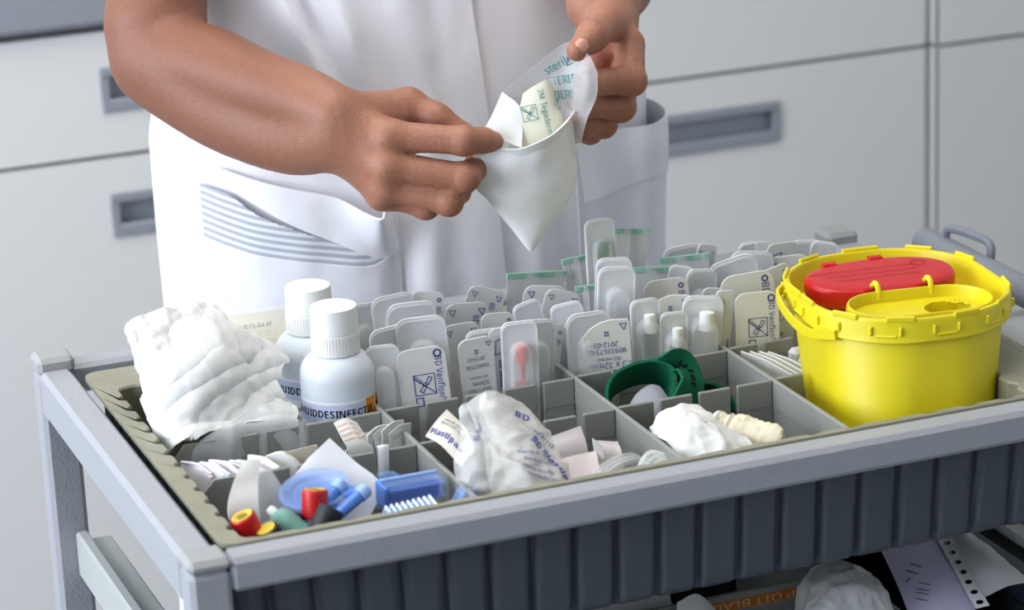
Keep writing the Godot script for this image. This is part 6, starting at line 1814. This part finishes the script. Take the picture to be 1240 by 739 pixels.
func middle_front() -> void:
	var pl := [[Vector3(0.6191, 0.9330, -1.800), Vector3(0.6310, 0.9385, -1.810), Vector3(0.6432, 0.9422, -1.820)], [Vector3(0.6265, 0.9285, -1.788), Vector3(0.6390, 0.9335, -1.796), Vector3(0.6505, 0.9320, -1.802)], [Vector3(0.6340, 0.9170, -1.770), Vector3(0.6410, 0.9200, -1.775), Vector3(0.6480, 0.9228, -1.779)]]
	var p := sheet_thing("paper_backing", "cream peeled paper backing with blue lettering curled left of the crumpled packs", "paper", pl, M.paper_warm, 0.0006, 20.0, 5, 20, 20, 0.0005, "", false)
	print_on(p, pl, 0.28, 0.45, "Plastipak", 0.0050, M.blue_ink, -80, true)
	print_on(p, pl, 0.62, 0.40, "10ml Luer steril", 0.0024, M.grey_ink, -80)
	print_on(p, pl, 0.78, 0.40, "sterile ethylene", 0.0024, M.grey_ink, -80)
	var c1 := [[Vector3(0.6445, 0.9470, -1.800), Vector3(0.6500, 0.9485, -1.801), Vector3(0.6560, 0.9390, -1.798)], [Vector3(0.6400, 0.9290, -1.783), Vector3(0.6510, 0.9300, -1.778), Vector3(0.6600, 0.9240, -1.785)], [Vector3(0.6285, 0.9190, -1.765), Vector3(0.6410, 0.9210, -1.757), Vector3(0.6530, 0.9160, -1.765)], [Vector3(0.6290, 0.9010, -1.750), Vector3(0.6400, 0.9040, -1.742), Vector3(0.6520, 0.9020, -1.745)], [Vector3(0.6310, 0.8800, -1.742), Vector3(0.6400, 0.8800, -1.736), Vector3(0.6520, 0.8800, -1.738)]]
	var k := sheet_thing("crumpled_wrapper", "shiny crumpled clear wrapper between the paper backing and the large crumpled pack", "wrapper", c1, M.film, 0.007, 50.0, 12, 34, 44, 0.0005)
	print_on(k, c1, 0.5, 0.18, "BD Plastipak", 0.0030, M.blue_ink, 70)
	var c2 := [[Vector3(0.6640, 0.9455, -1.812), Vector3(0.6740, 0.9475, -1.815), Vector3(0.6840, 0.9430, -1.815), Vector3(0.6930, 0.9345, -1.806)],
		[Vector3(0.6605, 0.9340, -1.795), Vector3(0.6760, 0.9360, -1.787), Vector3(0.6900, 0.9310, -1.790), Vector3(0.7020, 0.9235, -1.788)],
		[Vector3(0.6540, 0.9230, -1.775), Vector3(0.6740, 0.9230, -1.762), Vector3(0.6910, 0.9190, -1.768), Vector3(0.7045, 0.9120, -1.768)],
		[Vector3(0.6470, 0.9120, -1.752), Vector3(0.6690, 0.9120, -1.740), Vector3(0.6890, 0.9080, -1.744), Vector3(0.7045, 0.9010, -1.748)],
		[Vector3(0.6450, 0.8950, -1.732), Vector3(0.6660, 0.8950, -1.724), Vector3(0.6880, 0.8930, -1.726), Vector3(0.7020, 0.8880, -1.732)]]
	var q := sheet_thing("crumpled_pack", "large crumpled translucent pack with blue print in the middle front compartment", "pack", c2, M.film_heavy, 0.008, 34.0, 21, 60, 60, 0.0006)
	print_on(q, c2, 0.74, 0.66, "BD Plastipak", 0.0062, M.blue_ink, -62, true)
	for i in 4: print_on(q, c2, 0.50 + 0.03 * (i % 2), 0.58 + i * 0.07, "Sterile EO Latex", 0.0026, M.blue_ink, -20)
	print_on(q, c2, 0.60, 0.22, "BD", 0.0060, M.blue_ink, -35, true)
	print_on(q, c2, 0.76, 0.42, "50ml", 0.0055, M.blue_ink, -35)
	# its white paper half folded up behind
	wobj("paper_half", Mb.new().grid(crumple(patch([[Vector3(0.6560, 0.9450, -1.815), Vector3(0.6680, 0.9490, -1.8185), Vector3(0.6800, 0.9485, -1.818)], [Vector3(0.6580, 0.9300, -1.800), Vector3(0.6660, 0.9330, -1.803), Vector3(0.6740, 0.9370, -1.806)], [Vector3(0.6620, 0.9140, -1.785), Vector3(0.6660, 0.9170, -1.788), Vector3(0.6720, 0.9210, -1.792)]], 24, 24), 0.003, 24.0, 5), 0.0006), M.paper, q)
	# pinkish packets right of it
	var names_ := ["pinkish torn packet standing highest right of the crumpled pack", "pinkish packet lying in front with faint red print", "small pinkish packet next to the bright white scrap", "narrow packet with a magenta corner beside the crumpled pack"]
	var nets_ := [[[Vector3(0.7115, 0.9120, -1.806), Vector3(0.7385, 0.9185, -1.803)], [Vector3(0.7120, 0.8950, -1.796), Vector3(0.7395, 0.8960, -1.792)], [Vector3(0.7120, 0.8300, -1.790), Vector3(0.7390, 0.8300, -1.786)]],
		[[Vector3(0.7110, 0.9060, -1.777), Vector3(0.7370, 0.9095, -1.772)], [Vector3(0.7080, 0.8950, -1.760), Vector3(0.7340, 0.8960, -1.755)], [Vector3(0.7060, 0.8780, -1.745), Vector3(0.7320, 0.8780, -1.740)]],
		[[Vector3(0.7455, 0.9080, -1.795), Vector3(0.7620, 0.9065, -1.790)], [Vector3(0.7440, 0.8950, -1.786), Vector3(0.7615, 0.8940, -1.780)], [Vector3(0.7420, 0.8400, -1.780), Vector3(0.7600, 0.8400, -1.776)]],
		[[Vector3(0.7030, 0.9130, -1.770), Vector3(0.7080, 0.9130, -1.768)], [Vector3(0.7020, 0.8980, -1.748), Vector3(0.7080, 0.8980, -1.745)], [Vector3(0.7010, 0.8850, -1.732), Vector3(0.7070, 0.8850, -1.730)]]]
	for i in 4:
		var s := sheet_thing("gauze_packet", names_[i], "packet", nets_[i], M.pink_paper if i < 3 else M.magenta_paper, 0.002, 26.0, 100 + i, 16, 16, 0.0030, "pinkish torn packets", false)
		if i == 1:
			for v in [0.25, 0.35, 0.45]: print_on(s, nets_[1], 0.55, v, "gaas steriel", 0.0028, M.red_ink, 0)
	var sc := [[Vector3(0.7400, 0.9150, -1.785), Vector3(0.7465, 0.9090, -1.782)], [Vector3(0.7385, 0.9080, -1.778), Vector3(0.7440, 0.9010, -1.774)]]
	sheet_thing("paper_scrap", "bright white paper scrap among the pinkish packets", "paper", sc, M.paper, 0.0005, 30.0, 8, 6, 6, 0.0006, "", false)
	# clear tubing looped in front of the pink packets
	var tb := thing("plastic_tubing", "loops of clear plastic tubing beside the pinkish packets", "tubing", T(Vector3(0.752, 0.89, -1.755)))
	for i in 3:
		var e := i * 0.0055
		wobj("loop", Mb.new().tube(smooth_curve([Vector3(0.7060, 0.8890 - e * 0.2, -1.722 - e), Vector3(0.7260, 0.8985, -1.742 - e), Vector3(0.7480, 0.9020, -1.757 - e), Vector3(0.7680, 0.8990, -1.766 - e), Vector3(0.7770, 0.8890, -1.770 - e), Vector3(0.7740, 0.8770, -1.766 - e)], 24), 0.0024, 8), M.film, tb)
	var gs := [[Vector3(0.7470, 0.9035, -1.730), Vector3(0.7600, 0.9100, -1.744), Vector3(0.7700, 0.9115, -1.750), Vector3(0.7790, 0.9090, -1.748)], [Vector3(0.7500, 0.8950, -1.720), Vector3(0.7640, 0.9000, -1.729), Vector3(0.7740, 0.9040, -1.735), Vector3(0.7800, 0.9020, -1.736)]]
	var g := sheet_thing("printed_strip", "crinkled white strip with green dotted print by the front rim", "strip", gs, M.paper, 0.002, 30.0, 9, 24, 12, 0.0008, "", false)
	for v in [0.25, 0.5, 0.75]: print_on(g, gs, 0.5, v, "CE 0123 STERIEL R 2 LOT", 0.0026, M.green_ink, 0)
	var bs := thing("blue_clip", "small bright blue plastic piece between the two middle slotted dividers", "clip", T(Vector3(0.7580, 0.866, -1.853), 0, 0, 12))
	obj("clip_body", Mb.new().at(Vector3(0.010, 0.032, 0.006), Vector3(0, 0.014, 0), 0.0015), M.blue_bright, bs)

func right_front() -> void:
	var b := [[Vector3(0.7965, 0.9040, -1.800), Vector3(0.8100, 0.9120, -1.805), Vector3(0.8260, 0.9130, -1.802), Vector3(0.8380, 0.9030, -1.800)],
		[Vector3(0.7880, 0.9060, -1.776), Vector3(0.8050, 0.9160, -1.774), Vector3(0.8240, 0.9130, -1.774), Vector3(0.8400, 0.9040, -1.776)],
		[Vector3(0.7890, 0.9060, -1.750), Vector3(0.8050, 0.9120, -1.744), Vector3(0.8240, 0.9080, -1.742), Vector3(0.8420, 0.9020, -1.745)],
		[Vector3(0.7920, 0.8900, -1.728), Vector3(0.8060, 0.8960, -1.722), Vector3(0.8250, 0.8930, -1.722), Vector3(0.8420, 0.8900, -1.726)]]
	var t := sheet_thing("bandage_wrapper", "crumpled white bandage wrapper in the front right compartment", "wrapper", b, M.paper, 0.008, 42.0, 31, 64, 64, 0.0007)
	print_on(t, b, 0.62, 0.45, "CE", 0.006, M.grey_pale, 10)
	var r := thing("gauze_bandage", "cream gauze bandage roll with a crimped edge by the front rim", "bandage", tube_between(Vector3(0.8330, 0.9020, -1.785), Vector3(0.8720, 0.8930, -1.745)))
	var rings := []
	var n := FastNoiseLite.new()
	n.seed = 4
	n.frequency = 0.05
	for i in 26:
		var f := i / 25.0
		var rr := PackedVector3Array()
		for j in 40:
			var a := TAU * j / 40.0
			var rad := 0.0165 * (1.0 - 0.25 * pow(absf(f * 2 - 1), 6.0)) + 0.0012 * sin(f * 60.0) * (1.0 if f < 0.3 else 0.3) + 0.003 * n.get_noise_3d(cos(a) * 20, f * 60, sin(a) * 20)
			rr.append(Vector3(cos(a) * rad * 1.15, f * 0.054, sin(a) * rad * 0.85))
		rings.append(rr)
	obj("roll", Mb.new().loft(rings), M.gauze, r)
	obj("crimped_edge", Mb.new().lathe([Vector2(0.0155, 0.000), Vector2(0.0180, 0.002), Vector2(0.0183, 0.004), Vector2(0.0166, 0.006)], 32), M.paper_warm, r)
	# gauze packets behind the yellow bin
	var spots_ := ["leftmost of the fan", "second of the fan", "third of the fan", "rightmost of the fan"]
	for k in 4:
		var x := 0.9215 + k * 0.0068
		var net := [[Vector3(x - 0.001, 0.9130 - k * 0.0006, -1.912 + k * 0.002), Vector3(x + 0.008, 0.9110 - k * 0.0006, -1.890 + k * 0.002), Vector3(x + 0.019, 0.9050 - k * 0.0006, -1.862 + k * 0.001)], [Vector3(x, 0.88, -1.912), Vector3(x + 0.009, 0.88, -1.890), Vector3(x + 0.019, 0.88, -1.862)], [Vector3(x + 0.002, 0.826, -1.910), Vector3(x + 0.010, 0.826, -1.890), Vector3(x + 0.018, 0.826, -1.862)]]
		sheet_thing("gauze_packet", "flat white paper packet left of the yellow container, " + spots_[k], "packet", net, M.paper, 0.0008, 30.0, 130 + k, 14, 10, 0.0016, "white paper packets by the container", false)
	var wb := thing("folded_gauze", "folded white gauze stack squeezed behind the yellow container", "gauze", T(Vector3(0.990, 0.824, -1.9105), 0, -1, 0))
	obj("gauze_fold", Mb.new().box(Vector3(0.056, 0.084, 0.012), T(Vector3(0, 0.042, 0)), 0.003), M.paper, wb)
	obj("gauze_fold", Mb.new().box(Vector3(0.054, 0.080, 0.010), T(Vector3(0.001, 0.040, 0.0115)), 0.003), M.paper_warm, wb)

# ---------------------------------------------------------------- the tray below
func lower_tray() -> void:
	var t := thing("lower_tray", "dark lower tray with grey dividers under the sorting tray", "tray", T(Vector3(0.77, 0.66, -1.84)))
	var s := Mb.new()
	s.span(Vector3(0.446, 0.660, -1.985), Vector3(1.062, 0.664, -1.70))
	s.span(Vector3(0.446, 0.664, -1.985), Vector3(0.450, 0.745, -1.70)).span(Vector3(1.058, 0.664, -1.985), Vector3(1.062, 0.745, -1.70))
	s.span(Vector3(0.450, 0.664, -1.985), Vector3(1.058, 0.745, -1.981)).span(Vector3(0.450, 0.664, -1.704), Vector3(1.058, 0.745, -1.70))
	wobj("shell", s, M.dark_tray, t)
	wobj("rim", Mb.new().span(Vector3(1.0585, 0.745, -1.985), Vector3(1.075, 0.770, -1.70), 0.003), M.dark_rail, t)
	wobj("rim", Mb.new().span(Vector3(0.443, 0.738, -1.985), Vector3(0.452, 0.748, -1.70), 0.002), M.dark_rail, t)
	var d := wobj("divider", Mb.new().span(Vector3(0.452, 0.670, -1.800), Vector3(0.934, 0.7665, -1.7955), 0.0008).span(Vector3(0.452, 0.7480, -1.7957), Vector3(0.934, 0.7500, -1.7945), 0.0004), M.divider, t)
	wobj("divider", Mb.new().span(Vector3(0.949, 0.670, -1.978), Vector3(0.953, 0.7655, -1.707), 0.0008).span(Vector3(0.9435, 0.670, -1.978), Vector3(0.9465, 0.760, -1.707), 0.0008), M.divider_dark, t)
	var lb := wobj("label_strip", Mb.new().span(Vector3(0.800, 0.7535, -1.7955), Vector3(0.9165, 0.7618, -1.7950)), M.label_brown, d)
	wobj("print", Mb.new().add(words("OP OIT BLAD MOX", 0.0058), Transform3D(Basis(Vector3(0, 0, 1), PI) * Basis.from_scale(Vector3(1.7, 1.0, 1.0)), Vector3(0.859, 0.7576, -1.7947))), M.label_ink, lb)
	var bag := [[Vector3(0.8850, 0.7400, -1.752), Vector3(0.9080, 0.7680, -1.778), Vector3(0.9281, 0.7740, -1.785), Vector3(0.9421, 0.7720, -1.776)], [Vector3(0.8850, 0.7480, -1.738), Vector3(0.9060, 0.7790, -1.752), Vector3(0.9290, 0.7840, -1.757), Vector3(0.9440, 0.7740, -1.750)], [Vector3(0.8830, 0.7440, -1.722), Vector3(0.9040, 0.7740, -1.726), Vector3(0.9280, 0.7760, -1.728), Vector3(0.9450, 0.7640, -1.724)], [Vector3(0.8850, 0.7200, -1.710), Vector3(0.9040, 0.7400, -1.709), Vector3(0.9260, 0.7400, -1.709), Vector3(0.9400, 0.7300, -1.709)]]
	sheet_thing("plastic_bag", "crumpled clear plastic bag lying in the lower tray", "bag", bag, M.film_grey, 0.008, 46.0, 44, 60, 50, 0.0005)
	var doc := [[Vector3(0.9960, 0.7660, -1.830), Vector3(1.0240, 0.7670, -1.830), Vector3(1.0520, 0.7670, -1.830)], [Vector3(0.9780, 0.7620, -1.770), Vector3(1.0040, 0.7630, -1.770), Vector3(1.0320, 0.7620, -1.768)], [Vector3(0.9590, 0.7560, -1.712), Vector3(0.9850, 0.7570, -1.710), Vector3(1.0110, 0.7550, -1.708)]]
	var dt := sheet_thing("printed_sheet", "purplish handwritten sheet in a plastic sleeve in the lower tray", "paper", doc, M.doc_paper, 0.0006, 12.0, 3, 20, 20, 0.0006, "", false)
	print_on(dt, doc, 0.3, 0.45, "~ / /", 0.012, M.doc_ink, 60)
	print_on(dt, doc, 0.35, 0.7, "/ // /", 0.010, M.doc_ink, 70)
	var sl := thing("punched_sleeve", "clear plastic sleeve with a punched white edge in the lower tray", "sleeve", T(Vector3(1.03, 0.75, -1.76)))
	var st := Mb.new()
	# the punched edge, with real holes
	var a0 := Vector3(1.0435, 0.7690, -1.830)
	var a1 := Vector3(1.0100, 0.7580, -1.707)
	var dz := (a1 - a0).normalized()
	var dxv := Vector3(1, 0, -0.05).normalized()
	var nh := 8
	var wv := 0.0125
	for k in nh:
		var c := a0.lerp(a1, (k + 0.5) / nh) + dxv * wv * 0.5
		var hl := a0.distance_to(a1) / nh / 2
		for i in 16:
			var u0 := TAU * i / 16.0
			var u1 := TAU * (i + 1) / 16.0
			var sq := func(u: float) -> Vector2:
				var m := maxf(absf(cos(u)), absf(sin(u)))
				return Vector2(cos(u) / m, sin(u) / m)
			var p0: Vector2 = sq.call(u0)
			var p1: Vector2 = sq.call(u1)
			st.quad(c + dxv * p0.x * wv / 2 + dz * p0.y * hl, c + dxv * p1.x * wv / 2 + dz * p1.y * hl, c + dxv * cos(u1) * 0.0032 + dz * sin(u1) * 0.0032, c + dxv * cos(u0) * 0.0032 + dz * sin(u0) * 0.0032)
	wobj("punched_edge", st, M.paper_thin, sl)
	var fm := [[Vector3(1.0555, 0.7660, -1.832), Vector3(1.0570, 0.7690, -1.832), Vector3(1.0590, 0.7680, -1.832)], [Vector3(1.0400, 0.7630, -1.770), Vector3(1.0490, 0.7690, -1.770), Vector3(1.0580, 0.7680, -1.770)], [Vector3(1.0230, 0.7580, -1.710), Vector3(1.0400, 0.7650, -1.708), Vector3(1.0570, 0.7620, -1.708)]]
	wobj("sleeve_film", Mb.new().grid(crumple(patch(fm, 30, 34), 0.008, 14.0, 19), 0.0005), M.film_grey, sl)
	var ws := [[Vector3(0.8050, 0.7720, -1.789), Vector3(0.8210, 0.7760, -1.789), Vector3(0.8330, 0.7640, -1.787)], [Vector3(0.7950, 0.7400, -1.770), Vector3(0.8210, 0.7400, -1.766), Vector3(0.8450, 0.7400, -1.770)]]
	sheet_thing("paper_corner", "white paper corner sticking up before the orange label strip", "paper", ws, M.paper, 0.0005, 10.0, 4, 8, 8, 0.0006, "", false)
	var wp := [[Vector3(0.7500, 0.7650, -1.830), Vector3(0.7900, 0.7680, -1.830), Vector3(0.8150, 0.7660, -1.826)], [Vector3(0.7500, 0.7400, -1.805), Vector3(0.7900, 0.7420, -1.806), Vector3(0.8120, 0.7400, -1.806)]]
	sheet_thing("paper_sheet", "pale paper sheet just showing below the ribbed tray", "paper", wp, M.paper, 0.0005, 10.0, 6, 8, 8, 0.0006, "", false)

const LAMP_ENERGY := 1.4
const WINDOW_ENERGY := 9.2

func _ready() -> void:
	var cam := Camera3D.new()
	cam.name = "camera"
	cam.position = Vector3(0, 1.64, 0)
	cam.rotation = Vector3(-0.31169781, -0.36544825, -0.04331871)
	cam.fov = 12.1067
	cam.near = 0.1
	cam.far = 40.0
	var at := CameraAttributesPhysical.new()
	at.frustum_focal_length = 113.15
	at.frustum_focus_distance = 2.2
	at.frustum_near = 0.1
	at.frustum_far = 40.0
	at.exposure_aperture = 8.0
	cam.attributes = at
	add_child(cam)
	var env := Environment.new()
	env.background_mode = Environment.BG_SKY
	var sky := Sky.new()
	var sm := PhysicalSkyMaterial.new()
	sm.energy_multiplier = 1.0
	sky.sky_material = sm
	env.sky = sky
	env.tonemap_mode = Environment.TONE_MAPPER_LINEAR
	env.tonemap_exposure = 1.07
	env.sdfgi_enabled = true
	env.ssao_enabled = true
	env.ssil_enabled = true
	var we := WorldEnvironment.new()
	we.name = "environment"
	we.environment = env
	add_child(we)
	var day := AreaLight3D.new()
	day.name = "window_light"
	day.area_size = Vector2(2.4, 1.4)
	day.area_range = 12.0
	day.light_energy = WINDOW_ENERGY
	day.light_color = rgb(232, 241, 255)
	day.shadow_enabled = true
	day.transform = T(Vector3(-1.70, 1.7, -1.75), 0, -90, 0)
	add_child(day)
	materials()
	room()
	cabinets()
	trolley()
	tray()
	dividers()
	lower_tray()
	sharps_bin()
	bottle(0.6025, -1.9455, "front white bottle of skin disinfectant with orange hazard squares on its label", -10)
	bottle(0.6010, -2.0030, "rear white bottle of skin disinfectant behind the other, label half hidden", -4)
	tissues()
	packs()
	tourniquet()
	front_left()
	back_left_small()
	middle_front()
	right_front()
	person()
	held_pouch()
